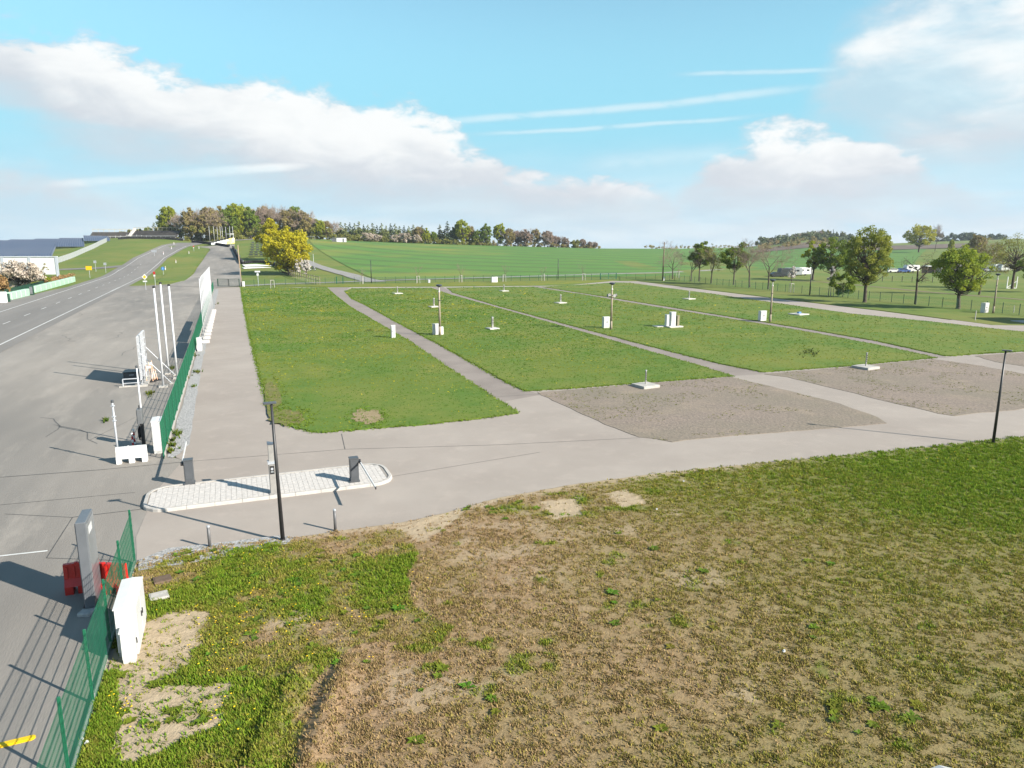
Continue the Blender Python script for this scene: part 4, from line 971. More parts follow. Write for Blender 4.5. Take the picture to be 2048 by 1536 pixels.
# ---- slim dark lamp posts
def slim_lamp(label, base, H, lean=(0, 0), rz=0.0, r=(0.075, 0.042), group='slim black lamp posts'):
    t = thing('lamp_post', label, 'street lamp', (base.x, base.y, base.z), rz, group)
    t.rotation_euler = (lean[0], lean[1], rz)
    m = MB(); m.tube((0, 0, 0), (0, 0, H - 0.06), r[0], r[1], 12); m.build('mast', BLACKM, t, True)
    MB().lathe([(0.12, 0.0), (0.12, 0.03), (0.085, 0.05), (0.085, 0.12)], seg=12).build('base_collar', BLACKM, t)
    hd = MB(); hd.bev((-0.05, 0, H - 0.02), (0.42, 0.20, 0.05), 0.02); hd.build('lamp_head', DGREY, t)
    MB().box((-0.12, 0, H - 0.052), (0.22, 0.14, 0.012)).build('led_glass', GALV, t)
    return t
lb = G(566, 1083); slim_lamp('tall black lamp post standing on the gravel verge before the paved island', lb, top_h(lb, 550, 804), lean=(0, R(-0.9)), rz=0.3)
lb = G(1986, 888); slim_lamp('tall black lamp post at the right, between site road and meadow', lb, top_h(lb, 2010, 700), rz=2.6)
for px, py, tx_, ty_, lab in ((743, 566, 743, 520, 'thin black lamp post beside the forked farm lane'), (1116, 559, 1116, 518, 'thin black lamp post against the middle of the wheat field'), (1619, 591, 1622, 536, 'thin black lamp post left of the green bush and big leafy tree')):
    lb = G(px, py); slim_lamp(lab, lb, top_h(lb, tx_, ty_), rz=1.2, r=(0.11, 0.08))
def bollard(label, px, py, pty):
    p = G(px, py); H = top_h(p, px, pty); t = thing('bollard', label, 'bollard', (p.x, p.y, 0), 0, 'grey steel bollards')
    MB().tube((0, 0, 0), (0, 0, H - 0.03), 0.05, 0.05, 14).build('tube', mat('bollard_grey', (0.13, 0.13, 0.135), (0.10, 0.10, 0.105), 4, 0.45, metal=0.2), t, True)
    MB().lathe([(0.054, H - 0.06), (0.054, H - 0.02), (0.03, H), (0.004, H + 0.005)], seg=14).build('cap', GALV, t)
bollard('grey steel bollard on the gravel verge left of the black lamp post', 420, 1096, 1051)
bollard('grey steel bollard at the meadow edge right of the black lamp post', 671, 1062, 1018)

# ---- big white distribution cabinet and its little neighbour
DR = math.atan2(-D2.x, D2.y)
def cabinet(label, p, w, l, h, rz, cat='cabinet', group=None, door=True, roof=True, m=WHITE, face=1, base_h=0.12):
    """w across (x), l along (y)"""
    t = thing('utility_cabinet', label, cat, (p[0], p[1], p[2] if len(p) > 2 else 0.0), rz, group)
    MB().box((0, 0, base_h / 2 - 0.02), (w - 0.03, l - 0.03, base_h + 0.04)).build('plinth', mat('cabinet_plinth', (0.50, 0.50, 0.48), (0.42, 0.42, 0.40), 4, 0.7), t)
    MB().bev((0, 0, base_h + (h - 0.05 - base_h) / 2), (w, l, h - 0.05 - base_h), 0.012).build('housing', m, t)
    if roof:
        rf = MB(); rf.extr([(-w / 2 - 0.02, h - 0.05), (w / 2 + 0.02, h - 0.05), (w / 2 + 0.02, h - 0.02), (0, h), (-w / 2 - 0.02, h - 0.02)], -l / 2 - 0.02, l / 2 + 0.02); rf.build('roof', m, t)
    if door:
        n = 2 if l > 0.7 else 1
        for k in range(n):
            y = (k - (n - 1) / 2) * l / n
            d = MB(); fx = face * (w / 2 + 0.006); fl = l / n - 0.05; fh = h - base_h - 0.16
            zc = base_h + (h - base_h) / 2 - 0.01
            d.box((fx, y, zc), (0.016, fl, fh)); dd = d.build('door', m if m is not WHITE else mat('white_door', (0.50, 0.50, 0.50), (0.44, 0.44, 0.44), 2, 0.45), t)
            MB().box((fx + face * 0.02, y + (fl / 2 - 0.06) * (1 if k == 0 else -1), zc), (0.03, 0.03, 0.14)).build('handle', BLACKM, dd)
    return t
c0 = G(280, 1310)
cc = Vector((c0.x, c0.y)) - N2 * 0.23 + D2 * 0.84
cabinet('large white distribution cabinet on bare sand behind the near green fence', (cc.x, cc.y, 0.03), 0.46, 1.66, 1.30, DR)
c1 = G(256, 1331); cabinet('small white cable cabinet against the near end of the large white one', (c1.x - 0.02, c1.y + 0.16, 0.03), 0.30, 0.28, 0.86, DR, door=True)
# ---- grey stele with red feet barriers
sb = G(190, 1222); sc = Vector((sb.x, sb.y)) + D2 * 0.55 - N2 * 0.1
t = thing('information_stele', 'tall grey information stele standing between red plastic barriers', 'stele', (sc.x, sc.y, 0), DR)
MB().bev((0, 0, 1.36), (0.26, 1.10, 2.48), 0.02).build('body', GREYP, t)
MB().box((0.137, 0, 1.42), (0.014, 0.98, 2.2)).build('face_panel', GREYL, t)
MB().box((-0.137, 0, 1.42), (0.014, 0.98, 2.2)).build('face_panel', GREYL, t)
MB().box((0, 0, 0.07), (0.36, 1.0, 0.14)).build('foot', BLACKM, t)
tp = MB().box((0.1442, -0.1, 2.28), (0.003, 0.5, 0.22)).build('sticker', mat('sticker_grey', (0.5, 0.5, 0.5), (0.42, 0.42, 0.43), 3, 0.5), t)
def water_barrier(label, p, rz, L, m, h=0.80, group=None, wb=0.42):
    t = thing('plastic_barrier', label, 'barrier', (p[0], p[1], 0), rz, group)
    prof = [(-wb / 2, 0), (-wb / 2, 0.13), (-wb * 0.20, 0.34), (-wb * 0.15, h), (wb * 0.15, h), (wb * 0.20, 0.34), (wb / 2, 0.13), (wb / 2, 0)]
    b = MB(); ends = 0.22
    b.extr([(x, z + 0.10) for x, z in prof if z > 0] + [], -L / 2, L / 2)
    b2_ = MB()
    for y0, y1 in ((-L / 2, -L / 2 + ends), (-0.12, 0.12), (L / 2 - ends, L / 2)): b2_.extr([(-wb / 2, 0), (-wb / 2, 0.235), (wb / 2, 0.235), (wb / 2, 0)], y0 + 0.003, y1 - 0.003)
    b.build('body', m, t); b2_.build('foot', m, t)
    ribs = MB()
    for k in range(5):
        y = -L / 2 + L * (k + 0.5) / 5
        for sx in (-1, 1): ribs.box((sx * wb * 0.175, y, 0.10 + 0.34 + (h - 0.40) / 2), (0.05, 0.05, h - 0.42))
    ribs.build('ribs', m, t)
    MB().tube((0, 0.12, h + 0.09), (0, 0.12, h + 0.125), 0.05, 0.05, 10).build('filler_cap', m, t)
    return t
rb = G(164, 1186); water_barrier('red plastic road barrier on the plaza side of the grey stele', (rb.x - 0.05, rb.y + 0.2), DR + R(92), 0.9, RED, 0.78, 'red plastic barriers')
rb = G(218, 1186); water_barrier('red plastic road barrier between the grey stele and the green fence', (rb.x - 0.02, rb.y + 0.1), DR + R(64), 1.1, RED, 0.78, 'red plastic barriers')
bag = G(176, 1225); mb = MB(); mb.bev((0, 0, 0.05), (0.35, 0.5, 0.10), 0.04); o = mb.build('sandbag', mat('sandbag_pale', (0.40, 0.38, 0.36), (0.3, 0.29, 0.28), 6, 0.9, 0.4, 20), loc=(bag.x, bag.y, 0)); tag(o, 'pale sandbag lying at the foot of the grey stele', 'sandbag')
# yellow rounded ramp on the tarmac
y0 = G(62, 1477); yd = (G(0, 1492) - y0).normalized()
mb = MB(); n = 0
ring = []
L = 2.6; w = 0.085
for i in range(9): a = math.pi * (i / 8 - 0.5); ring.append((math.cos(a) * w, math.sin(a) * w))
poly = [(x, y) for x, y in ring] + [(-L, w), (-L, -w)]
mb.prism(poly, 0.0, 0.02); mb.prism([(x * 0.8, y * 0.7) for x, y in poly], 0.02, 0.035)
o = mb.build('cable_ramp', YELLOW, loc=(y0.x, y0.y, 0.004)); o.rotation_euler = (0, 0, math.atan2(-yd.y, -yd.x)); tag(o, 'flat yellow strip with rounded end on the tarmac, lower left corner', 'yellow strip')
for px, py, m, lab in ((318, 1196, CONC, 'pale square concrete cover set in the grass near the white cabinet'), (325, 1163, mat('rusty_cover', (0.13, 0.09, 0.06), (0.10, 0.07, 0.05), 5, 0.8), 'brown square shaft cover set in the grass near the gravel verge')):
    p = G(px, py); t = thing('shaft_cover', lab, 'shaft cover', (p.x, p.y, 0.06), DR + 0.2)
    MB().bev((0, 0, 0.0), (0.50, 0.46, 0.08), 0.02).build('frame', CONC if m is CONC else m, t); MB().box((0, 0, 0.042), (0.40, 0.36, 0.012)).build('lid', m, t)
# litter
rr = random.Random(12)
for px, py, lab in ((1567, 1309, 'scrap of white paper lying in the lower right of the meadow'), (1313, 1023, 'small white scrap right of the second bare square in the meadow'), (1367, 967, 'white scrap at the meadow edge beneath the right gravel pad'), (164, 1487, 'white scrap beside the near fence foot, lower left corner'), (174, 1493, 'crumpled white scrap second from the near fence foot, lower left')):
    p = G(px, py); mb = MB(); s = 0.05; k = [(math.cos(a) * s * rr.uniform(0.6, 1.2), math.sin(a) * s * rr.uniform(0.6, 1.2)) for a in (0, 1, 2.1, 3.1, 4.2, 5.2)]
    mb.prism(k, 0.0, 0.02); mb.prism([(x * 0.6 + 0.01, y * 0.6) for x, y in k], 0.02, 0.045); o = mb.build('paper_scrap', WHITE, loc=(p.x, p.y, 0.085)); tag(o, lab, 'litter')
# canopy cut by the lower right edge of the picture
t = thing('white_canopy', 'white fabric canopy top poking in at the bottom right edge', 'parasol', (6.55, 8.62, -0.06))
mb = MB(); mb.lathe([(0.95, 2.16), (0.92, 2.20), (0.50, 2.38), (0.10, 2.48), (0.02, 2.50)], seg=8); mb.build('canopy', WHITE, t)
MB().tube((0, 0, 0.08), (0, 0, 2.17), 0.025, 0.025, 10).build('pole', GALV, t); MB().lathe([(0.32, 0), (0.32, 0.06), (0.05, 0.09)], seg=14).build('foot', CONC, t)

# ---- cluster at the plaza entrance
wb0 = G(263, 925); water_barrier('white plastic road barrier at the corner of the long green fence', (wb0.x, wb0.y + 0.1), DR + R(90), 1.28, WHITE, 0.66)
def simple_pole(label, px, py, tx_, ty_, r, m, cap=None, cat='pole', group=None, name='pole', foot=None, base=None, rz=0, extra=None):
    p = base or G(px, py); H = top_h(p, tx_, ty_); t = thing(name, label, cat, (p.x, p.y, p.z), rz, group)
    MB().tube((0, 0, 0), (0, 0, H), r, r * 0.8, 12).build('shaft', m, t, True)
    if cap: MB().lathe([(r * 1.25, H - 0.10), (r * 1.25, H), (r * 0.6, H + 0.03)], seg=12).build('cap', cap, t)
    if foot: MB().bev((0, 0, foot[2] / 2), foot, 0.03).build('foot', CONC, t)
    return t, H
t, H = simple_pole('slim grey metal pole rising behind the white plastic barrier', 238, 924, 225, 801, 0.05, GALV, DGREY)
for z in (H - 0.25, H - 0.75, H - 0.95): MB().box((0, 0, z), (0.13, 0.13, 0.05)).build('clamp', GALV, t)
simple_pole('slim white pole beside the black charging post', 289, 886, 278, 732, 0.045, WHITE_M, DGREY)
p = G(286, 893); t = thing('charging_post', 'black charging post with grey box head and looping hoses', 'charging post', (p.x, p.y, 0), DR)
MB().bev((0.05, 0, 0.6), (0.16, 0.30, 1.2), 0.02).build('pedestal', BLACKM, t); MB().box((0.05, 0, 0.02), (0.4, 0.5, 0.04)).build('base_plate', BLACKM, t)
MB().bev((0, 0, 1.58), (0.24, 0.46, 0.72), 0.03).build('head', mat('device_grey', (0.10, 0.105, 0.11), (0.12, 0.125, 0.13), 3, 0.45), t)
hs = MB()
for k, (r_, w_) in enumerate(((0.28, -0.1), (0.36, -0.02), (0.24, 0.06))):
    pts = [Vector((-0.09 + w_ * 0.3, math.sin(a) * r_ * 0.7, 0.78 - r_ * math.cos(a) * 1.2)) for a in np.linspace(-2.2, 2.2, 13)]
    hs.path(pts, 0.022)
hs.build('hose', RUBBER, t); hh = MB(); hh.path([Vector((0, math.sin(a) * 0.1, 1.95 + 0.16 * math.cos(a))) for a in np.linspace(-1.6, 1.6, 9)], 0.02); hh.build('top_loop', BLACKM, t)
MB().box((-0.126, 0, 1.7), (0.01, 0.3, 0.2)).build('display', GALV, t)
REDP = mat('red_band', (0.38, 0.02, 0.03), (0.32, 0.02, 0.03), 3, 0.5)
def banded_post(label, px, py, pty, r=0.045, bands=5, group='red and white marker posts', z=0):
    p = G(px, py); H = top_h(p, px - 1, pty); t = thing('marker_post', label, 'marker post', (p.x, p.y, 0), 0, group)
    for k in range(bands):
        MB().tube((0, 0, H * k / bands), (0, 0, H * (k + 1) / bands), r, r, 12).build('band', WHITE if k % 2 == 0 else REDP, t, True)
    MB().lathe([(r * 1.6, 0), (r * 1.6, 0.02), (r, 0.04)], seg=12).build('foot', BLACKM, t)
banded_post('red and white post nearest the white barrier, before the charging post', 267, 898, 866)
banded_post('red and white post touching the charging post, farther one', 270, 890, 858)
c = G(310, 907); cabinet('tall white slab cabinet at the near corner of the long green fence', (c.x, c.y + 0.45), 0.40, 1.0, 1.62, DR)
# ---- billboard seen from its back, with rails and braces
bb = G(284, 773); t = thing('billboard', 'white lattice-backed billboard standing on the plaza near the flagpoles', 'billboard', (bb.x, bb.y, 0), DR)
W_, H_ = 4.1, 3.55
MB().box((-0.05, W_ / 2, 0.45 + (H_ - 0.45) / 2), (0.03, W_, H_ - 0.45)).build('board', mat('board_back_shaded', (0.36, 0.37, 0.39), (0.42, 0.43, 0.45), 1, 0.6), t)  # shade behind the rails is put into this darker grey
for k in range(7): MB().box((0.0, W_ / 2, 0.52 + k * (H_ - 0.56) / 6), (0.05, W_, 0.10)).build('rail', WHITE_M, t)
for k in range(6): MB().box((0.055, 0.04 + k * (W_ - 0.08) / 5, H_ / 2), (0.03, 0.05, H_)).build('upright', GALV, t)
for y in (0.3, W_ - 0.3):
    MB().tube((0.08, y, 2.3), (1.9, y, 0.05), 0.03, 0.03, 6).build('brace', GALV, t); MB().box((1.9, y, 0.04), (0.3, 0.2, 0.08)).build('brace_foot', CONC, t)
MB().box((0.1, W_ / 2, 0.06), (0.5, W_ + 0.3, 0.12)).build('ballast', CONC, t)
# things stored round the billboard
p = G(266, 757); t = thing('storage_box', 'dark storage box in the shade of the lattice-backed billboard', 'box', (p.x, p.y, 0), DR)
MB().bev((0, 0, 0.28), (1.1, 1.3, 0.56), 0.04).build('body', DGREY, t); MB().bev((0, 0, 0.585), (1.16, 1.36, 0.05), 0.02).build('lid', BLACKM, t); MB().box((0.0, -0.66, 0.38), (0.3, 0.02, 0.06)).build('handle', GALV, t)
p = G(264, 773); t = thing('steel_hoop', 'low galvanised hoop barrier on a pale kerb before the billboard', 'hoop barrier', (p.x, p.y, 0), DR)
mb = MB(); mb.path([Vector((-0.55, 0, 0)), Vector((-0.55, 0, 0.55)), Vector((0.55, 0, 0.55)), Vector((0.55, 0, 0))], 0.04, 8); mb.path([Vector((-0.55, 0, 0.25)), Vector((0.55, 0, 0.25))], 0.03, 8); mb.build('hoop', GALV, t); MB().box((0, 0, 0.03), (1.6, 0.25, 0.06)).build('kerb', CONC, t)
for k, (px, py, ty_, lab) in enumerate(((300, 764, 730, 'tall'), (306, 762, 722, 'middle'), (313, 760, 738, 'short'))):
    p = G(px, py); H = top_h(p, px, ty_); t = thing('folded_sign_stand', f'{lab} white-orange sign stand leaning behind the billboard', 'sign stand', (p.x, p.y, 0), DR + k)
    for s in (-0.16, 0.16): MB().tube((s * 1.3, 0, 0.03), (s, 0.1, H), 0.025, 0.025, 6).build('leg', mat('orange_white', (0.62, 0.30, 0.14), (0.70, 0.66, 0.62), 1.6, 0.6), t)
    MB().box((0, 0.09, H * 0.86), (0.34, 0.03, 0.16)).build('plate', WHITE, t); MB().box((0, 0, 0.03), (0.75, 0.4, 0.06)).build('rubber_foot', RUBBER, t)
# ---- flagpoles
for px, py, tx_, ty_, lab in ((327, 774, 308, 573, 'white flagpole with black cap nearest the billboard'), (338, 748, 320, 565, 'white flagpole with black cap, middle and farthest of the trio'), (355, 757, 339, 569, 'white flagpole with black cap closest to the green fence')):
    simple_pole(lab, px, py, tx_, ty_, 0.075, WHITE_M, BLACKM, 'flagpole', 'three flagpoles on the plaza', 'flagpole', (0.6, 0.6, 0.12), rz=DR)
FP0 = Vector((-31.25, 71.6)); FP1 = Vector((-44.3, 105.2))
for k in range(12):
    q = FP0.lerp(FP1, k / 11); p = Vector((q.x, q.y, 0))
    t = thing('flagpole', f'white flagpole on a concrete block by the green fence, {ordinal(k)} in the row', 'flagpole', p, DR, 'row of white flagpoles along the fence')
    H = 6.45 if k else 6.4
    MB().tube((0, 0, 0.2), (0, 0, H), 0.042, 0.032, 12).build('shaft', WHITE_M, t, True); MB().bev((0.10, 0, 0.13), (0.75, 0.7, 0.28), 0.04).build('concrete_block', mat('white_concrete', (0.50, 0.48, 0.46), (0.42, 0.40, 0.39), 3, 0.85), t)
    MB().lathe([(0.07, H), (0.05, H + 0.05), (0.01, H + 0.07)], seg=10).build('cap', WHITE_M, t)
c = G(398, 702); cabinet('white cabinet on the gravel strip just before the row of flagpoles', (c.x, c.y + 0.2), 0.42, 0.8, 1.25, DR)

# ================================================================== PITCH FURNITURE
def tap_parts(t, H, w=0.10, d=0.10, z0=0.2):
    MB().bev((0, 0, z0 + H / 2), (w, d, H), 0.012).build('column', STEEL, t)
    MB().bev((0, 0, z0 + H + 0.02), (w + 0.03, d + 0.03, 0.04), 0.01).build('cap', GALV, t)
    for k in range(4):
        z = z0 + H * (0.38 + 0.15 * k)
        s = MB(); s.box((0, -d / 2 - 0.012, z), (w * 0.7, 0.024, 0.07)); s.box((w / 2 + 0.012, 0, z + 0.03), (0.024, d * 0.7, 0.07)); s.build('socket', BLACKM, t)
def hookup(label, px, py, top, slab=1.35, H=None, w=0.10, h=0.18, rz=0.5):
    p = G(px, py); t = thing('supply_post', label, 'supply post', (p.x, p.y, 0.03), rz, 'supply posts on concrete slabs')
    MB().bev((0, 0, h / 2), (slab, slab, h), 0.02).build('slab', CONC if px > 1200 and py > 720 else mat('white_slab', (0.50, 0.48, 0.45), (0.42, 0.40, 0.37), 3, 0.9), t)
    if top: tap_parts(t, top_h(p, px, top) - h, w, w, h)
    return t
hookup('slim steel supply post on a thick slab at the nearer gravel pad edge', 1291, 774, 742, 1.42, w=0.085)
hookup('slim steel supply post on a thick slab at the right gravel pad edge', 1731, 737, 707, 1.5, w=0.085)
hookup('steel supply post standing in the middle of the second lawn', 985, 659, 635, 1.25, w=0.2)
hookup('steel supply post behind the left concrete lamp pole', 868, 615, 597, 1.5, w=0.2)
hookup('steel supply post at the far left corner of the second lawn', 795, 588, 574, 1.7, w=0.16)
hookup('steel supply post at the far end of the third lawn', 1008, 583, 570, 1.6, w=0.16)
hookup('steel supply post left of the loudspeaker pole on the third lawn', 1121, 607, 590, 1.6, w=0.2)
hookup('steel supply post on the fourth lawn, in front of the bare trees', 1378, 599, 583, 1.7, w=0.16)
t = hookup('low blue box on a slab right of the third concrete lamp pole', 1597, 630, None, 2.0)
MB().bev((0.1, 0, 0.30), (0.5, 0.35, 0.24), 0.03).build('blue_box', BLUEB, t)
p = G(1345, 655); t = thing('service_station', 'trio of white and steel supply cabinets sharing one slab on the third lawn', 'supply cabinets', (p.x, p.y, 0.03), 0.35)
MB().bev((0.1, 0, 0.09), (1.9, 1.5, 0.18), 0.02).build('slab', MATS['white_slab'], t); MB().bev((-1.2, 0.9, 0.06), (1.4, 1.2, 0.12), 0.02).build('slab', MATS['white_slab'], t)
for x, y, w, d, H, m in ((-0.55, 0.25, 0.55, 0.45, 1.30, WHITE), (-0.02, 0.05, 0.62, 0.5, 1.62, WHITE), (0.55, -0.2, 0.32, 0.3, 1.20, mat('brass_grey', (0.24, 0.22, 0.14), (0.20, 0.18, 0.12), 4, 0.5))):
    c = MB().bev((x, y, 0.18 + H / 2), (w, d, H), 0.02).build('cabinet', m, t)
    MB().box((x, y - d / 2 - 0.006, 0.2 + H * 0.52), (w * 0.82, 0.012, H * 0.8)).build('door', m, c)
    MB().bev((x, y, 0.18 + H + 0.022), (w + 0.06, d + 0.06, 0.04), 0.01).build('roof', m, c)
# concrete lamp poles
def concrete_lamp(label, px, py, tx_, ty_, speakers=False):
    p = G(px, py); H = top_h(p, tx_, ty_); t = thing('concrete_lamp_pole', label, 'street lamp', (p.x, p.y, 0.03), 0.4, 'old concrete lamp poles')
    m = MB(); m.tube((0, 0, 0), (0, 0, 1.0), 0.15, 0.13, 12); m.tube((0, 0, 1.0), (0, 0, H - 0.75), 0.125, 0.085, 12); m.build('mast', CONC_POLE, t, True)
    MB().lathe([(0.12, H - 0.80), (0.10, H - 0.70), (0.06, H - 0.62), (0.055, H - 0.25)], seg=12).build('neck', mat('pale_neck', (0.5, 0.48, 0.45), None, 3, 0.7), t)
    MB().lathe([(0.10, H - 0.26), (0.30, H - 0.12), (0.36, H - 0.06), (0.36, H - 0.03), (0.2, H + 0.03), (0.02, H + 0.05)], seg=16).build('lamp_dish', mat('dish_blue_grey', (0.035, 0.045, 0.065), (0.05, 0.06, 0.08), 3, 0.35), t, True)
    cl = MB(); cl.lathe([(0.125, H - 1.72), (0.14, H - 1.72), (0.14, H - 1.66), (0.12, H - 1.66)], seg=12); cl.box((0, 0, H - 1.69), (0.5, 0.04, 0.03)); cl.build('clamp', BLACKM, t)
    if speakers:
        for k in range(4):
            a = k * math.pi / 2; d = Vector((math.cos(a), math.sin(a), 0)); c = Vector((0, 0, H - 1.45))
            s = MB(); s.tube(c + d * 0.14, c + d * 0.34, 0.06, 0.08, 10); s.tube(c + d * 0.34, c + d * 0.58, 0.08, 0.20, 12); s.build('loudspeaker', mat('speaker_grey', (0.28, 0.28, 0.27), (0.2, 0.2, 0.2), 3, 0.6), t)
    return t
concrete_lamp('brown concrete lamp pole beside the white cabinet on the second lawn', 880, 672, 877, 570)
concrete_lamp('brown concrete lamp pole carrying four loudspeakers on the third lawn', 1222, 660, 1224, 566, True)
concrete_lamp('brown concrete lamp pole with dish lamp on the fourth lawn', 1540, 645, 1546, 560)
concrete_lamp('brown concrete lamp pole among the trees at the right edge', 1986, 627, 1995, 548)
def wcab(label, px, py, top, wpx, rz=0.35, n=2, l=None):
    p = G(px, py); H = top_h(p, px, top); w = wpx / FPX * p.y
    return cabinet(label, (p.x, p.y + 0.2, 0.03), (l or w * 0.6), w, H, rz + math.pi / 2, group=None, face=-1)
wcab('slim white cabinet post at the left edge of the first path', 786, 677, 651, 8, l=0.4)
t = wcab('white cabinet at the foot of the left concrete lamp pole', 871, 671, 648, 12); MB().bev((0.0, -0.62, 0.45), (0.4, 0.45, 0.9), 0.02).build('side_cabinet', WHITE, t)
t = wcab('white cabinet at the foot of the loudspeaker pole', 1212, 657, 634, 13)
t = wcab('white cabinet at the foot of the third concrete lamp pole', 1525, 643, 622, 14)
t = wcab('white cabinet under the leafy tree at the right edge', 1970, 626, 606, 13)
t = wcab('white double cabinet by the far fence before the wheat field', 987, 565, 554, 9)
MB().bev((0, -0.75, 0.7), (0.6, 0.5, 1.4), 0.02).build('side_cabinet', WHITE, t)
p = G(858, 566); t = cabinet('small grey box by the far fence left of the white double cabinet', (p.x, p.y, 0.03), 0.5, 0.6, 0.85, 0.4, m=GALV)
for px, py, ty_, lab in ((1950, 641, 622, 'short pale stake on the verge before the right white cabinet'), (2027, 626, 612, 'short wooden stake near the fence at the right edge')):
    p = G(px, py); H = top_h(p, px, ty_); t = thing('stake', lab, 'stake', (p.x, p.y, 0.02)); MB().bev((0, 0, H / 2), (0.10, 0.10, H), 0.02).build('shaft', mat('pale_stake', (0.42, 0.40, 0.37), (0.34, 0.32, 0.29), 3, 0.85), t); MB().box((0, 0, H + 0.02), (0.07, 0.07, 0.04)).build('tip', CONC, t)
# dark rough weed tuft patch on the third lawn
rr = random.Random(21); V = []; C = []
for _ in range(26):
    p = G(1618 + rr.gauss(0, 9), 707 + rr.gauss(0, 3.5))
    for i in range(6):
        a = rr.uniform(0, 6.28); L = rr.uniform(0.15, 0.4); d = Vector((math.cos(a), math.sin(a), 0)); q = Vector((-d.y, d.x, 0)) * 0.04; b = p + Vector((0, 0, 0.07)); V += [b - q, b + q, b + d * L * 0.6 + Vector((0, 0, L * 0.7))]; C += [(0.085, 0.105, 0.035)] * 3
tag(obj('weed_clump', np_mesh('weed_clump', np.array([tuple(v) for v in V]), 3, BLADE, np.array(C))), 'dark weed clump on the third lawn near the right gravel pad', 'weeds', kind='stuff')
# guessed hut added out of view at right, sized to shadow the upper path
hb = Vector((71.2, 89.0)); t = thing('unseen_shadow_hut', 'unseen white flat-roofed hut right of the view, added to shadow the upper path', 'hut', (hb.x, hb.y, 0), 0.05)
MB().box((0, 0, 2.0), (5.0, 7.0, 4.0)).build('walls', HULLW, t); MB().bev((0, 0, 4.1), (5.5, 7.5, 0.2), 0.05).build('roof', DGREY, t); MB().box((-2.6, 1.0, 1.0), (0.22, 0.9, 2.0)).build('door', GREYP, t); MB().bev((-4.6, 0, 0.06), (4.0, 6.0, 0.14), 0.02).build('terrace', CONC, t)

# ================================================================== FAR FENCES AND GATES
far_pm = panel_mesh(2.5, 1.5, 0.10, 0.0045, 0.006, rows=[0.1, 0.5, 0.9, 1.3, 1.48])
far_post = post_mesh(1.62, FGREEN_D, (0.075, 0.075))
def far_fence(label, a, b):
    n = max(1, round((Vector(b[:2]) - Vector(a[:2])).length / 2.5)); return mesh_fence(label, a, b, n, 1.5, far_pm, far_post, plinth=False)
far_fence('low green mesh fence between the first lawn and the farm lane', G(487, 573.5), G(670, 568))
far_fence('low green mesh fence running along the farm lane below the wheat field', G(688, 567.5), G(1200, 559.5))
far_fence('green mesh fence curving behind the tree row at the right', G(1233, 558.5), G(1330, 560))
far_fence('green mesh fence behind the right tree row, down to the right edge', G(1330, 560), G(2110, 638))
def gate(label, a, b, H, m, leaves=2, bars=5):
    a = Vector(a); b = Vector(b); d = b - a; L = d.length; t = thing('gate', label, 'gate', a, math.atan2(d.y, d.x))
    for k in range(leaves + 1):
        x = L * k / leaves
        if k in (0, leaves): MB().box((x, 0, H / 2), (0.14, 0.14, H + 0.1)).build('post', m, t)
    for k in range(leaves):
        x0 = L * k / leaves + 0.1; x1 = L * (k + 1) / leaves - 0.04; f = MB()
        for z in (0.15, H - 0.03): f.box(((x0 + x1) / 2, 0, z), (x1 - x0, 0.07, 0.07))
        for x in (x0, x1): f.box((x, 0, H / 2 + 0.05), (0.07, 0.06, H - 0.2))
        lf = f.build('gate_leaf', m, t)
        w = MB(); n = int((x1 - x0) / 0.12)
        for i in range(1, n): w.tube((x0 + (x1 - x0) * i / n, 0, 0.15), (x0 + (x1 - x0) * i / n, 0, H - 0.05), 0.007, 0.007, 4, False)
        for i in range(1, bars): w.tube((x0, 0, 0.15 + (H - 0.2) * i / bars), (x1, 0, 0.15 + (H - 0.2) * i / bars), 0.01, 0.01, 4, False)
        w.build('mesh_infill', m, lf)
    return t
gate('dark green two-leaf mesh gate closing the far end of the site road', G(436, 573), G(479, 573), 1.75, FGREEN_D)
gate('bright green open-framed gate at the forked farm lane', G(673, 567.5), G(686, 567.5), 1.75, FGREEN, 1)
gate('wide green two-leaf gate in front of the wheat field, right of centre', G(1201, 559), G(1232, 558), 1.75, FGREEN)
# utility poles
p = G(483, 574); t = thing('utility_pole', 'thin wooden pole with white boxes beside the far site gate', 'utility pole', p, 0.0); H = top_h(p, 480, 490)
MB().tube((0, 0, 0), (-0.15, 0, H), 0.16, 0.11, 10).build('mast', mat('pole_pale', (0.30, 0.23, 0.16), (0.24, 0.18, 0.13), 3, 0.9), t, True)
MB().bev((0.55, -0.2, 0.65), (0.5, 0.4, 1.3), 0.02).build('meter_box', WHITE, t); MB().box((-0.08, -0.14, 2.2), (0.06, 0.06, 4.2)).build('conduit', GALV, t)
p = G(1325, 562); t = thing('utility_pole', 'wooden utility pole with insulators left of the bare tree row', 'utility pole', p, 0.2); H = top_h(p, 1329, 484)
MB().tube((0, 0, 0), (0.1, 0, H), 0.19, 0.12, 10).build('mast', WOODP, t, True); MB().box((0.1, 0, H - 0.5), (0.9, 0.1, 0.1)).build('crossarm', WOODP, t)
for s in (-0.4, 0.5): MB().tube((0.1 + s, 0, H - 0.45), (0.1 + s, 0, H + 0.15), 0.06, 0.04, 8).build('insulator', mat('insulator', (0.12, 0.06, 0.04), None, 2, 0.3), t)
MB().bev((0.3, -0.1, 0.6), (0.4, 0.3, 1.0), 0.02).build('meter_box', WHITE, t)
p = T(628, 541); simple_pole('thin grey pole standing by the parked motorbike', 0, 0, 628, 508, 0.07, GALV, GALV, 'pole', base=p)

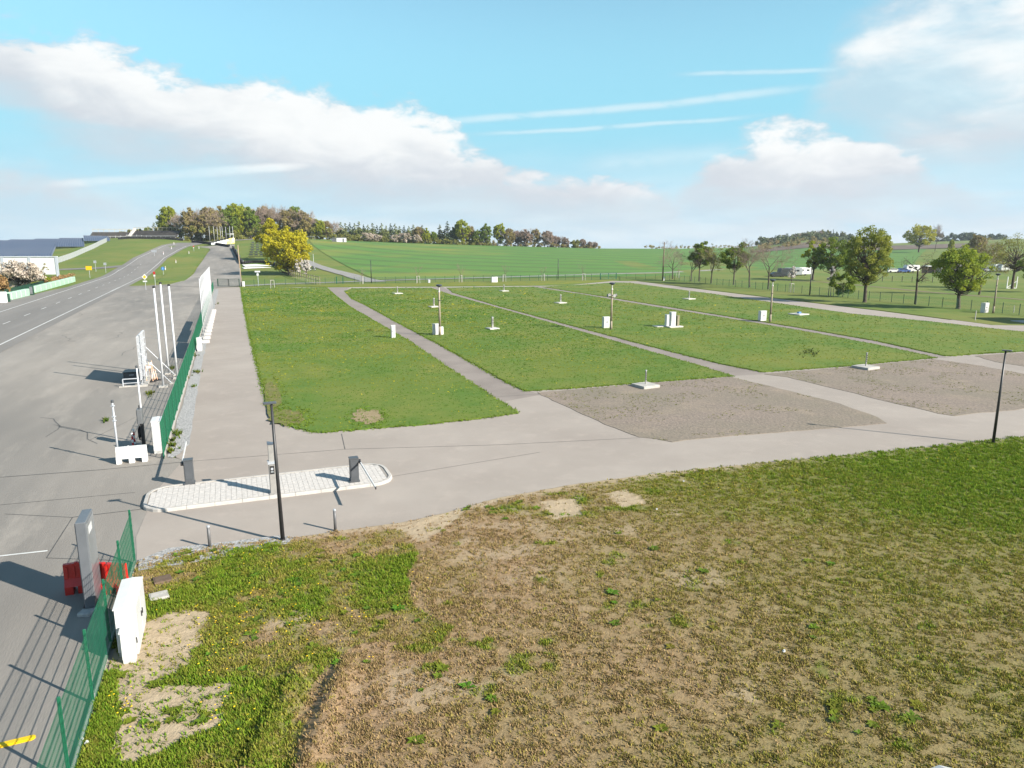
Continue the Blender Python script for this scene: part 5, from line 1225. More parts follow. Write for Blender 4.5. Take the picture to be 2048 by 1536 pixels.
# ================================================================== PLANTS
class Tree: pass
def grow(rng, p, d, L, r, lvl, maxl, segs, tips, spread, kids, up, wob=0.18, shrink=0.66, minr=0.012):
    n = 3 if lvl == 0 else 2; q = p
    for i in range(n):
        d = (d + Vector((rng.gauss(0, wob), rng.gauss(0, wob), rng.gauss(0, wob * 0.6))) * (0.35 if lvl == 0 else 1) + Vector((0, 0, up))).normalized()
        q2 = q + d * (L / n); r2 = max(r * (0.84 if lvl == 0 else 0.72), minr); segs.append((q, q2, r, r2, lvl)); q = q2; r = r2
        if lvl < maxl and (i > 0 or lvl > 0):
            for _ in range(kids[min(lvl, len(kids) - 1)] if i == n - 1 else max(1, kids[min(lvl, len(kids) - 1)] - 1)):
                ax = d.orthogonal().normalized(); ax.rotate(Matrix.Rotation(rng.uniform(0, 6.283), 3, d)); cdir = (d * math.cos(spread) + ax * math.sin(spread) * rng.uniform(0.7, 1.25)).normalized()
                grow(rng, q, cdir, L * shrink * rng.uniform(0.75, 1.15), r * 0.62, lvl + 1, maxl, segs, tips, spread, kids, up, wob, shrink, minr)
    tips.append((q, lvl))
def segs_mesh(name, segs, m, minlvl=0, maxlvl=99):
    mb = MB()
    for a, b, ra, rb, l in segs:
        if minlvl <= l <= maxlvl: mb.tube(a, b, ra, rb, 7 if l == 0 else (5 if l == 1 else 3), False)
    return mb.mesh(name, m, True)
def leaves_np(rng, centers, radii, counts, size, flat=0.0):
    P = []
    for c, r, n in zip(centers, radii, counts):
        v = rng.normal(0, 1, (n, 3)); v /= np.linalg.norm(v, axis=1)[:, None]; P.append(np.asarray(c) + v * (r * rng.random(n) ** 0.45)[:, None] * np.array([1, 1, 0.8]))
    P = np.concatenate(P); n = len(P); u = rng.normal(0, 1, (n, 3)); u /= np.linalg.norm(u, axis=1)[:, None]; w = rng.normal(0, 1, (n, 3)); w -= (w * u).sum(1)[:, None] * u; w /= np.linalg.norm(w, axis=1)[:, None]
    s = size * rng.uniform(0.6, 1.25, n)[:, None]
    V = np.stack([P - u * s - w * s * 0.55, P + u * s - w * s * 0.45, P + u * s * 0.9 + w * s * 0.55, P - u * s * 0.8 + w * s * 0.5], 1).reshape(-1, 3)
    return V
def make_bare(seed, H, spread=0.62, up=0.05, maxl=5, kids=(3, 3, 3, 2, 2), trunk=0.30, r=0.17, shrink=0.68, twig=TWIG, minr=0.014):
    rng = random.Random(seed); segs, tips = [], []
    grow(rng, Vector((0, 0, 0)), Vector((0, 0, 1)), H * trunk, r, 0, maxl, segs, tips, spread, kids, up, 0.16, shrink, minr)
    top = max(s[1].z for s in segs); k = H / top
    segs = [(a * k, b * k, ra, rb, l) for a, b, ra, rb, l in segs]
    return segs_mesh('trunk', segs, BARK, 0, 1), segs_mesh('crown', segs, twig, 2), [(p * k, l) for p, l in tips]
def make_leafy(seed, H, rx, base, clumps, per, leaf, lm, shape=0.0, trunk_r=0.18, gap=0.75, bias=1.0):
    """crown of leaf clumps on limbs; shape>0 narrows the top"""
    rng = random.Random(seed); rn = np.random.default_rng(seed); segs = []; C = []; Rr = []; N = []
    cz = (H + base) / 2; rz = (H - base) / 2
    top = Vector((rng.uniform(-0.2, 0.2), rng.uniform(-0.2, 0.2), base + rz * 1.1)); mid = Vector((rng.uniform(-0.1, 0.1), rng.uniform(-0.1, 0.1), base * 0.9))
    segs += [(Vector((0, 0, -0.05)), Vector((0.02, 0, 0.3)), trunk_r * 1.35, trunk_r, 0), (Vector((0.02, 0, 0.3)), mid, trunk_r, trunk_r * 0.8, 0), (mid, top, trunk_r * 0.8, trunk_r * 0.25, 0)]
    for k in range(clumps):
        for _ in range(30):
            v = Vector((rng.gauss(0, 1), rng.gauss(0, 1), rng.gauss(0, 1))).normalized(); rad = rng.uniform(0.45, 0.92) ** 0.8; f = 1 - shape * max(0, v.z * rad)
            c = Vector((v.x * rx * rad * f, v.y * rx * rad * f, cz + v.z * rz * rad)); s = rng.uniform(0.16, 0.30) * rx * bias
            if all((c - Vector(q)).length > s * gap for q in C): break
        C.append(tuple(c)); Rr.append(s); N.append(int(per * rng.uniform(0.6, 1.3) * (s / (0.23 * rx)) ** 2))
        st = mid.lerp(top, max(0, min(1, (c.z - base) / (H - base) * 0.9 - 0.15 + rng.uniform(-0.1, 0.1)))); m2 = st.lerp(c, 0.5) + Vector((0, 0, -0.06 * rx)) + Vector((rng.gauss(0, 0.08), rng.gauss(0, 0.08), 0)) * rx
        segs += [(st, m2, trunk_r * 0.32, trunk_r * 0.18, 1), (m2, c, trunk_r * 0.18, trunk_r * 0.06, 1)]
    V = leaves_np(rn, C, Rr, N, leaf)
    return segs_mesh('trunk', segs, BARK), np_mesh('crown', V, 4, lm), None
def make_conifer(seed, H, rx, lm, base=0.12, layers=15, leaf=0.34):
    rng = random.Random(seed); rn = np.random.default_rng(seed); segs = [(Vector((0, 0, -0.05)), Vector((0, 0, H * 0.6)), 0.2, 0.12, 0), (Vector((0, 0, H * 0.6)), Vector((0, 0, H * 0.98)), 0.12, 0.02, 0)]; C = []; Rr = []; N = []
    for k in range(layers):
        t = k / (layers - 1); z = H * (base + (1 - base) * t); r = rx * (1 - t) ** 0.8 + 0.12; n = max(3, int(7 * (1 - t) + 3))
        for i in range(n):
            a = rng.uniform(0, 6.283); rr_ = r * rng.uniform(0.35, 0.95); c = Vector((math.cos(a) * rr_, math.sin(a) * rr_, z - rr_ * 0.25 + rng.uniform(-0.2, 0.2))); C.append(tuple(c)); Rr.append(0.28 * rx * (1.15 - t)); N.append(int(16 * (1.2 - t)))
            if i % 2 == 0: segs.append((Vector((0, 0, z)), c, 0.05, 0.02, 1))
    return segs_mesh('trunk', segs, BARK), np_mesh('crown', leaves_np(rn, C, Rr, N, leaf), 4, lm), None
def plant(name, label, cat, pos, meshes, rz=0.0, group=None, scale=1.0, crown_mat=None, sink=0.0):
    t = thing(name, label, cat, (pos[0], pos[1], pos[2] - sink), rz, group); t.scale = (scale,) * 3 if isinstance(scale, (int, float)) else scale
    obj('trunk', meshes[0], t); c = obj('crown', meshes[1], t)
    if crown_mat: c.material_slots[0].link = 'OBJECT'; c.material_slots[0].material = crown_mat
    return t
# ---- row of trees behind the upper path, right
def right_tree(label, px, py, ty_, kind, seed, rxpx, basepx=None, lm=None, **kw):
    p = G(px, py); H = top_h(p, px, ty_); k = p.y / FPX
    if kind == 'bare':
        tr, cr, tips = make_bare(seed, H, r=0.20, **kw); m = (tr, cr)
        if lm:
            rn = np.random.default_rng(seed); c = [tuple(q) for q, l in tips if l >= 4]; random.Random(seed).shuffle(c); c = c[:260]
            t = plant('tree', label, 'tree', p, m, seed); crown = [o for o in t.children if o.name.startswith('crown')][0]
            obj('leaves', np_mesh('leaves', leaves_np(rn, c, [0.35] * len(c), [7] * len(c), 0.10), 4, lm), crown); return t
    else:
        m = make_leafy(seed, H, rxpx * k, H - (basepx - ty_) * k * 0.98, 34, kw.pop('per', 210), kw.pop('leaf', 0.17), lm or L_GREEN, **kw)
    return plant('tree', label, 'tree', p, m, seed * 0.7)
right_tree('bare brown tree first in the right row, beside the utility pole', 1345, 558, 478, 'bare', 1, 0)
right_tree('sparse double-stemmed bare tree second in the right row', 1382, 563, 490, 'bare', 2, 0, spread=0.55)
right_tree('slim green-leaved tree third in the right row', 1398, 563, 478, 'leafy', 3, 23, 533, L_GREEN, shape=0.35, per=150)
right_tree('thin leaning bare tree between two leafy trees of the right row', 1422, 567, 488, 'bare', 4, 0, lm=L_OLIVE, spread=0.55)
right_tree('round dark green tree in the middle of the right row', 1467, 570, 484, 'leafy', 5, 28, 545, L_GREEN)
right_tree('wide bare tree just right of the round dark green one', 1499, 575, 473, 'bare', 6, 0, spread=0.60)
right_tree('bare spreading tree directly left of the third concrete lamp pole', 1536, 579, 474, 'bare', 7, 0, spread=0.75)
def big_leafy(label, px, py, ty_, rxpx, basepx, seed, lm, clumps=60, per=120, leaf=0.16, shape=0.1, trunk_r=0.3):
    clumps = int(clumps * 1.9); per = int(per * 1.6); leaf *= 0.8
    p = G(px, py); H = top_h(p, px, ty_); k = p.y / FPX
    m = make_leafy(seed, H, rxpx * k, H - (basepx - ty_) * k * 0.98, clumps, per, leaf, lm, shape, trunk_r, 0.5, 0.72)
    return plant('tree', label, 'tree', p, m, seed * 0.7)
big_leafy('largest leafy green tree of the right row', 1729, 605, 451, 52, 566, 8, leafmat('leaf_big_tree', (0.284, 0.290, 0.049), (0.162, 0.203, 0.032)), 66, 120)
big_leafy('bright green round tree near the white cabinet at the right', 1916, 618, 490, 56, 588, 9, leafmat('leaf_bright_tree', (0.299, 0.338, 0.036), (0.182, 0.247, 0.029)), 60, 120)
right_tree('bare larch-like tree between the two big leafy trees', 1830, 609, 500, 'bare', 10, 0, spread=1.05, up=-0.02, trunk=0.42, kids=(4, 3, 2, 2), shrink=0.5, maxl=4, twig=TWIG_D)
def bush(label, px, py, ty_, rxpx, seed, lm, per=90, clumps=26, leaf=0.14, cat='bush'):
    p = T(px, py); H = top_h(p, px, ty_); k = p.y / FPX
    return plant('bush', label, cat, p, make_leafy(seed, H, rxpx * k, H * 0.08, clumps, per, leaf, lm, 0.2, 0.06, 0.6), seed)
bush('green leafy bush left of the largest leafy tree', 1685, 594, 540, 27, 11, L_GREEN, 110, 30)
big_leafy('crooked half-bare tree with olive buds at the right edge', 2024, 578, 470, 52, 540, 12, L_OLIVE, 44, 70, 0.13)
big_leafy('dark green tree cut by the right picture edge', 2072, 585, 478, 40, 570, 13, L_GREEN, 40, 110)
big_leafy('olive green tree behind the blossom saplings, first of the back pair', 1625, 560, 481, 24, 538, 14, L_FRESH, 34, 110, 0.2)
big_leafy('broad green tree behind the bush, second of the back pair', 1662, 562, 474, 36, 545, 15, L_GREEN, 44, 120, 0.2)
right_tree('small bare tree behind the larch-like tree', 1958, 590, 466, 'bare', 16, 0, lm=L_OLIVE)
# white blossoming saplings with tripod stakes
def stakes(t, H=1.9, w=0.55):
    for k in range(3):
        a = 2.1 * k; MB().tube((math.cos(a) * w, math.sin(a) * w, 0), (math.cos(a) * w * 0.85, math.sin(a) * w * 0.85, H), 0.045, 0.045, 7).build('stake', mat('stake_pale', (0.46, 0.43, 0.40), (0.38, 0.35, 0.32), 3, 0.85), t)
    mb = MB()
    for k in range(3):
        a, b = 2.1 * k, 2.1 * (k + 1); mb.tube((math.cos(a) * w * 0.85, math.sin(a) * w * 0.85, H - 0.1), (math.cos(b) * w * 0.85, math.sin(b) * w * 0.85, H - 0.1), 0.035, 0.035, 6)
    mb.build('stake_rail', MATS['stake_pale'], t)
for px, py, ty_, rx, lab, sd in ((1582, 585, 530, 10, 'small white-blossoming tree with pale stakes before the far caravans', 31), (1661, 593, 531, 9, 'small white-blossoming tree half hidden by the green bush', 32)):
    p = G(px, py); H = top_h(p, px, ty_); k = p.y / FPX
    t = plant('sapling', lab, 'tree', p, make_leafy(sd, H, rx * k, H * 0.40, 18, 60, 0.09, L_BLOS, 0.5, 0.06)); stakes(t)
# staked young trees along the far fence
sap = [make_bare(40 + k, 4.6, spread=0.35, up=0.12, maxl=3, kids=(3, 2, 2), trunk=0.5, r=0.05, minr=0.012, twig=TWIG) for k in range(2)]
for k, (px, py, ty_, lab) in enumerate(((545, 577, 553, 'lone staked sapling before the wooden fence left'), (724, 568, 535, 'staked bare sapling just left of the thin black lamp post'), (836, 567, 530, 'staked bare sapling behind the left concrete lamp pole'), (922, 565, 524, 'staked bare sapling left of the white double cabinet'),
                                        (1008, 564, 528, 'staked bare sapling right of the white double cabinet'), (1087, 562, 530, 'staked bare sapling left of the middle thin lamp post'), (1167, 561, 528, 'staked bare sapling left of the wide green gate'), (1356, 556, 530, 'staked sapling among the first bare trees of the right row'))):
    p = G(px, py); H = top_h(p, px, ty_); t = plant('sapling', lab, 'tree', p, sap[k % 2], k, 'staked young trees along the far fence', H / 4.6)
    t.scale = (1, 1, 1); [setattr(o, 'scale', (H / 4.6,) * 3) for o in t.children]; stakes(t, 1.9, 0.5)

# ================================================================== HILLTOP WOOD AND FAR TREES
PR = {}
for k in range(4): PR['bare%d' % k] = make_bare(100 + k, 16, spread=0.50 + 0.05 * k, up=0.08, maxl=5, kids=(3, 3, 3, 2, 2), trunk=0.34, r=0.26, minr=0.040, twig=TWIG)[:2]
for k in range(4): PR['leaf%d' % k] = make_leafy(120 + k, 16, 5.6 + 0.5 * k, 1.5, 95, 110, 0.34, L_FRESH, 0.15 + 0.1 * k, 0.28, 0.55, 0.8)[:2]
for k in range(3): PR['con%d' % k] = make_conifer(140 + k, 16, 3.4, L_LARCH, 0.06, 16, 0.42)[:2]
for k in range(3): PR['shrub%d' % k] = make_leafy(160 + k, 5, 3.0, 0.3, 30, 90, 0.24, L_OLIVE, 0.1, 0.08, 0.5)[:2]
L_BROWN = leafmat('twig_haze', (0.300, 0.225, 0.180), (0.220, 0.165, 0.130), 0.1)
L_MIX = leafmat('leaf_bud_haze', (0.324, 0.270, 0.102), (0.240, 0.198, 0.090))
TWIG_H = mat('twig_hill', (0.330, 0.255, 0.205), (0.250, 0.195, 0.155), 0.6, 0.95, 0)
WOOD = []   # (column, top row, kind, depth beyond crest, width factor)
for px, ty_, kd, dy in ((247, 462, 'shrub', 12), (262, 458, 'shrub', 18), (281, 456, 'shrub', 14), (298, 452, 'green', 22), (311, 446, 'con', 25), (324, 436, 'con', 22), (341, 411, 'fresh', 10), (362, 424, 'bare', 8), (384, 412, 'bud', 12), (402, 416, 'bare', 24),
                        (419, 411, 'bud', 10), (432, 418, 'bare', 6), (446, 409, 'bud', 22), (458, 412, 'green', 12), (472, 405, 'fresh', 14), (490, 406, 'fresh', 24), (503, 412, 'green', 8), (517, 412, 'bare', 12), (531, 409, 'bud', 18), (545, 407, 'bare', 12),
                        (561, 408, 'bare', 20), (576, 413, 'bud', 10), (592, 411, 'green', 16), (607, 417, 'bud', 8), (621, 424, 'bare', 12), (640, 436, 'fresh', 8), (655, 440, 'bud', 14), (669, 441, 'bare', 8)):
    WOOD.append((px, ty_, kd, dy))
for px, ty_ in zip(range(683, 846, 9), (445, 446, 444, 447, 443, 448, 450, 446, 449, 447, 451, 446, 448, 452, 450, 453, 449, 452, 451)): WOOD.append((px, ty_ + (px // 9) % 3, 'con', 16 + (px % 4) * 4))
for px, ty_, kd, dy in ((838, 452, 'bud', 6), (852, 455, 'fresh', 4), (868, 462, 'green', 6), (880, 450, 'con', 14), (895, 444, 'con', 10), (911, 448, 'green', 12), (925, 436, 'fresh', 8), (940, 450, 'bud', 12), (955, 458, 'green', 6), (972, 446, 'green', 6),
                        (1000, 444, 'fresh', 8), (1018, 455, 'bud', 6), (1036, 459, 'bare', 10), (1052, 457, 'bare', 6), (1070, 455, 'bud', 10), (1094, 460, 'bare', 6), (1112, 470, 'bare', 10), (1131, 473, 'bare', 6), (1150, 478, 'shrub', 6), (1165, 477, 'bare', 8), (1180, 482, 'bare', 6), (1191, 483, 'bare', 8)): WOOD.append((px, ty_, kd, dy))
NAMEK = {'bare': 'bare brown tree', 'bud': 'russet budding tree', 'fresh': 'yellow-green leafy tree', 'green': 'mid-green leafy tree', 'con': 'slim conifer', 'shrub': 'low olive shrub'}
WOOD.sort()
cnt = {}
totk = {k: sum(1 for w in WOOD if w[2] == k) for k in NAMEK}
for i, (px, ty_, kd, dy) in enumerate(WOOD):
    a = (px - 1024) / FPX / 1.02; rc = float(np.interp(a, CA, CRC)); Y = rc - 6 + dy; p = AT(px, Y); H = max(2.5, top_h(p, px, ty_)); j = i % 4
    cnt[kd] = cnt.get(kd, 0) + 1
    lab = f'{NAMEK[kd]} in the hilltop wood, {ordinal(cnt[kd] - 1)} of its kind from the left'
    if kd in ('bare', 'bud'):
        w = H / 16 * (1.25 if H < 12 else 0.95); t = plant('tree', lab, 'tree', p, PR['bare%d' % j], i * 1.7, 'trees of the hilltop wood', (w, w, H / 16), TWIG_H)
        if kd == 'bud' or (px > 1015 and kd == 'bare'):
            c = obj('leaves', PR['leaf%d' % j][1], [o for o in t.children if o.name.startswith('crown')][0]); c.material_slots[0].link = 'OBJECT'; c.material_slots[0].material = L_MIX if kd == 'bud' else L_BROWN; c.scale = (0.9, 0.9, 0.98)
    elif kd in ('fresh', 'green'):
        w = H / 16 * 0.85; plant('tree', lab, 'tree', p, PR['leaf%d' % j], i * 1.3, 'trees of the hilltop wood', (w, w, H / 16), L_FRESH if kd == 'fresh' else L_GREEN)
    elif kd == 'con': plant('tree', lab, 'tree', p, PR['con%d' % (i % 3)], i, 'trees of the hilltop wood', (H / 16 * 1.7, H / 16 * 1.7, H / 16), L_LARCH if i % 3 else L_DARK)
    else: plant('tree', lab, 'tree', p, PR['shrub%d' % (i % 3)], i, 'trees of the hilltop wood', (H / 5,) * 3, L_OLIVE)
# uncountable undergrowth and second rank of the wood
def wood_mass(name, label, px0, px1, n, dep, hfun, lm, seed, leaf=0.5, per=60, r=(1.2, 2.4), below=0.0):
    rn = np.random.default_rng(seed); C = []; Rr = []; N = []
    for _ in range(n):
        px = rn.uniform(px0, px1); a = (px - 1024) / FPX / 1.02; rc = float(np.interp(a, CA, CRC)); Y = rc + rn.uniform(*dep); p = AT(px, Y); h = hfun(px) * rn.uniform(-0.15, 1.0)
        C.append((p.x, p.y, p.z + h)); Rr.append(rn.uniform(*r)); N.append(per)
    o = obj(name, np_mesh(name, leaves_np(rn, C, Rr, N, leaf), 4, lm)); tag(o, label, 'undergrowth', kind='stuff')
wood_mass('wood_undergrowth', 'dense undergrowth between the trunks of the hilltop wood', 350, 680, 260, (-4, 30), lambda p: 7.5, L_OLIVE, 1)
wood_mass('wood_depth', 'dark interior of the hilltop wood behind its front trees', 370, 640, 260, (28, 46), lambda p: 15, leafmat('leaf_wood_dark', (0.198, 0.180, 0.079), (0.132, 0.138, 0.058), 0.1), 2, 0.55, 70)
wood_mass('belt_undergrowth', 'shrubs growing along the foot of the conifer belt', 680, 980, 220, (-5, 6), lambda p: 3.5, L_OLIVE, 3, 0.35, 50, (0.9, 1.7))
wood_mass('belt_depth', 'dark interior of the conifer belt above the field', 675, 960, 300, (22, 34), lambda p: 8.5, L_LARCH, 4, 0.45, 60)
wood_mass('ridge_undergrowth', 'low brush at the foot of the bare trees on the field crest', 960, 1200, 200, (-3, 10), lambda p: 3.0 if p < 1110 else 1.8, L_MIX, 5, 0.3, 50, (0.7, 1.4))
wood_mass('ridge_brush', 'thin line of far brush on the horizon right of the field', 1290, 1500, 60, (-3, 10), lambda p: 2.2, L_MIX, 6, 0.4, 30, (0.8, 1.6))
for k, (px, ty_, sc) in enumerate(((735, 464, 1.0), (752, 467, 0.9), (790, 468, 0.9), (808, 465, 1.1), (832, 468, 1.0))):
    a = (px - 1024) / FPX / 1.02; p = AT(px, float(np.interp(a, CA, CRC)) - 9); H = top_h(p, px, ty_)
    plant('bush', f'pale blossoming shrub before the conifer belt, {ordinal(k)} from the left', 'bush', p, PR['shrub%d' % (k % 3)], k, 'blossoming shrubs at the belt', (H / 5 * 1.1, H / 5 * 1.1, H / 5), L_PINK)
# wooded hill, far right
HILL = []
rr = random.Random(8)
for k in range(46):
    px = 1515 + k * 4.3 + rr.uniform(-2, 2); a = (px - 1024) / FPX / 1.02; rc = float(np.interp(a, CA, CRC)); Y = rc - rr.uniform(2, 60); p = AT(px, Y)
    top = float(np.interp(px, [1505, 1560, 1600, 1640, 1665, 1690, 1712], [489, 474, 464, 458, 459, 463, 478])) + rr.uniform(0, 4); H = max(6, top_h(p, px, top)); kd = 'con' if px > 1640 and k % 3 else ('leaf' if k % 3 == 0 else 'con' if k % 3 == 1 else 'bare')
    w = H / 16 * 1.0
    plant('tree', f'dark tree on the far wooded hill, {ordinal(k)} from the left', 'tree', p, PR['%s%d' % (kd, k % 3)], k, 'trees on the far wooded hill', (w, w, H / 16), {'con': L_DARK, 'leaf': L_OLIVE, 'bare': TWIG_H}[kd])
wood_mass('hill_wood', 'mass of trees covering the far wooded hill', 1520, 1705, 240, (-90, 0), lambda p: 7, L_FOREST, 9, 0.9, 40, (2, 3.5))
wood_mass('far_forest', 'dark forest strip on the far right horizon', 1868, 2010, 170, (5, 40), lambda p: 9 if p < 1950 else 6, L_DARK, 10, 0.9, 40, (2, 3.4))
wood_mass('hedge_mass', 'bushy hedge along the ploughed field at the far right', 1520, 1680, 60, (-230, -215), lambda p: 5, L_MIX, 12, 0.6, 36, (1.5, 2.8))
# lone far trees right
p = T(1837, 505); H = top_h(p, 1837, 448); k = p.y / FPX
plant('tree', 'lone yellow-green tree standing on the ploughed field ridge', 'tree', p, make_leafy(50, H, 32 * k, H * 0.22, 60, 110, 0.42, leafmat('leaf_lone', (0.380, 0.356, 0.030), (0.265, 0.270, 0.028)), 0.1, 0.5, 0.5, 0.8)[:2])
p = AT(1872, p.y + 25); H = top_h(p, 1872, 447); plant('tree', 'bare grey tree behind the lone yellow-green tree', 'tree', p, PR['bare1'], 2, None, (H / 16 * 0.7, H / 16 * 0.7, H / 16), TWIG_H)
for px, py, ty_, s, lab in ((1950, 520, 466, 'leaf1', 'olive budding tree on the ridge right of the bright round tree'), (1901, 512, 478, 'leaf2', 'small yellow-green sapling on the ploughed ridge')):
    p = T(px, py); H = top_h(p, px, ty_); w = H / 16 * (0.9 if px > 1940 else 0.5); plant('tree', lab, 'tree', p, PR[s], 1, None, (w, w, H / 16), L_MIX if px > 1940 else L_FRESH)
# the yellow maple and the blossom hedge
p = T(578, 549); H = top_h(p, 578, 450); k = p.y / FPX
plant('tree', 'big round bright yellow tree beside the terraced stand', 'tree', p, make_leafy(61, H, 50 * k, H * 0.02, 120, 150, 0.26, L_YEL, 0.12, 0.4, 0.5, 0.75)[:2], 0.4)
p = T(541, 520); H = top_h(p, 541, 438); k = p.y / FPX
plant('tree', 'narrower yellow-green tree rising behind the big yellow one', 'tree', p, make_leafy(62, H, 30 * k, H * 0.1, 70, 130, 0.28, leafmat('leaf_yellowgreen', (0.460, 0.391, 0.014), (0.310, 0.299, 0.016)), 0.35, 0.3, 0.5, 0.8)[:2], 1.4)
for k_, (px, py, ty_, rx) in enumerate(((585, 546, 508, 11), (600, 551, 514, 12), (613, 553, 517, 10))):
    p = T(px, py); H = top_h(p, px, ty_); k = p.y / FPX
    plant('tree', f'white-blossoming small tree by the wooden fence, {ORD[k_]} from the left', 'tree', p, make_leafy(70 + k_, H, rx * k, H * 0.12, 30, 90, 0.17, L_BLOS, 0.2, 0.09, 0.5), k_, 'blossoming trees by the wooden fence')
# paling fence of grey stakes
a0 = T(572, 548); a1 = T(640, 570); n = 16; d = (a1 - a0).to_2d(); t = thing('paling_fence', 'weathered wooden paling fence below the blossoming trees', 'fence', a0, math.atan2(d.y, d.x)); L = d.length
for k in range(n + 1): MB().box((L * k / n, 0, 0.9 + 0.2 * (k % 3) / 3), (0.14, 0.10, 2.1)).build('stake', WOODG, t, loc=(0, 0, hg(a0.x + d.x * k / n, a0.y + d.y * k / n) - a0.z))
for z in (0.5, 1.4): MB().box((L / 2, 0.07, z), (L, 0.05, 0.12)).build('rail', WOODG, t)
# parked motorbike by the lane
p = T(626, 541); t = thing('motorbike', 'dark motorbike parked beside the farm lane by the blossoming trees', 'motorbike', p, 0.4)
for x in (-0.7, 0.7):
    w_ = MB(); prof = [(0.32, math.cos(a) * 0.32, math.sin(a) * 0.32) for a in (0,)]
    for k in range(16):
        a, b = 2 * math.pi * k / 16, 2 * math.pi * (k + 1) / 16; w_.tube((x + 0.29 * math.cos(a), 0, 0.35 + 0.29 * math.sin(a)), (x + 0.29 * math.cos(b), 0, 0.35 + 0.29 * math.sin(b)), 0.065, 0.065, 6)
    wh = w_.build('wheel', RUBBER, t); MB().tube((x, -0.04, 0.35), (x, 0.04, 0.35), 0.18, 0.18, 12).build('rim', GALV, wh)
MB().bev((0, 0, 0.62), (0.8, 0.3, 0.42), 0.08).build('engine', BLACKM, t); MB().bev((0.2, 0, 0.95), (0.55, 0.32, 0.28), 0.1).build('tank', DGREY, t); MB().bev((-0.38, 0, 0.92), (0.7, 0.28, 0.14), 0.05).build('seat', RUBBER, t)
fk = MB(); fk.tube((0.7, 0.09, 0.35), (0.45, 0.09, 1.1), 0.035, 0.035, 6); fk.tube((0.7, -0.09, 0.35), (0.45, -0.09, 1.1), 0.035, 0.035, 6); fk.build('fork', GALV, t); MB().tube((0.42, -0.38, 1.15), (0.42, 0.38, 1.15), 0.025, 0.025, 6).build('handlebar', BLACKM, t); MB().tube((0.55, 0, 1.0), (0.68, 0, 0.98), 0.1, 0.09, 10).build('headlight', WHITE, t)

# ================================================================== RACE TRACK FURNITURE
# tyre walls: stacks of tyres along a line
tyre = MB(); tyre.lathe([(0.20, 0.0), (0.32, 0.01), (0.36, 0.06), (0.36, 0.18), (0.32, 0.23), (0.20, 0.24)], seg=12); TY = tyre.mesh('tyre', RUBBER, True)
def tyre_wall(label, pts, H, spacing=0.74, rows=2, maxn=280):
    P = [T(*q) for q in pts] if not isinstance(pts[0], Vector) else pts; t = thing('tyre_wall', label, 'tyre wall', P[0], 0); n = 0
    L = sum((b - a).length for a, b in zip(P, P[1:])); lay = int(H / 0.24); sp = max(spacing, L * lay / maxn)
    if sp > 1.1:
        tl = MB()
        for k in range(lay): tl.lathe([(0.20, 0.24 * k), (0.36, 0.24 * k + 0.05), (0.36, 0.24 * k + 0.19), (0.22, 0.24 * k + 0.235)], seg=10)
        me_ = tl.mesh('tyre_stack', RUBBER, True); sp = max(spacing, L / maxn)
    else: me_ = None
    for a, b in zip(P, P[1:]):
        k = max(1, int((b - a).length / sp))
        for i in range(k):
            q = a.lerp(b, i / k) - P[0]; z = hg(q.x + P[0].x, q.y + P[0].y) - P[0].z
            if me_: obj('tyre_stack', me_, t, (q.x, q.y, z + 0.03))
            else:
                for j in range(lay): obj('tyre', TY, t, (q.x, q.y, z + 0.03 + j * 0.24))
    mb = MB()
    for a, b in zip(P, P[1:]):
        dd = (b - a).to_2d().normalized(); nn = Vector((-dd.y, dd.x, 0)) * 0.5; m_ = (a + b) / 2 - P[0]
        mb.box((m_.x + nn.x, m_.y + nn.y, hg(m_.x + P[0].x, m_.y + P[0].y) - P[0].z + 0.45), ((b - a).to_2d().length, 0.08, 0.9), math.atan2(dd.y, dd.x))
    mb.build('guard_rail', GALV, t)
    return t
tyre_wall('black tyre wall along the outer side of the far left bend', [AT(238, 402), AT(280, 408), AT(330, 412), AT(368, 410)], 1.2)
tyre_wall('black tyre wall running down from the white stand to the corner', [AT(384, 398), AT(410, 385), AT(430, 372), AT(458, 352)], 1.3)
tyre_wall('black tyre wall descending beside the terraced seats', [T(466, 497), T(472, 508), T(478, 520), T(484, 528)], 1.3)
tyre_wall('black tyre wall curving below the big yellow tree', [T(486, 528), T(505, 526), T(530, 526), T(548, 531), T(560, 537)], 1.0)
# white tarpaulins
for k, (q, lab) in enumerate((([(484, 530), (512, 529), (545, 532), (490, 534)], 'upper white tarpaulin strip on the grass below the tyre wall'), ([(484, 536), (520, 534.5), (542, 535.5), (488, 538)], 'lower white tarpaulin strip on the grass below the tyre wall'))):
    P = [T(*a) for a in q]; c = sum(P, Vector()) / 4; mb = MB()
    for dz in (0.08, 0.16):
        for p in P: mb.v.append(p - c + Vector((0, 0, dz)))
    mb.f += [(3, 2, 1, 0), (4, 5, 6, 7), (0, 1, 5, 4), (1, 2, 6, 5), (2, 3, 7, 6), (3, 0, 4, 7)]; o = mb.build('tarpaulin', TARP, loc=c); tag(o, lab, 'tarpaulin')
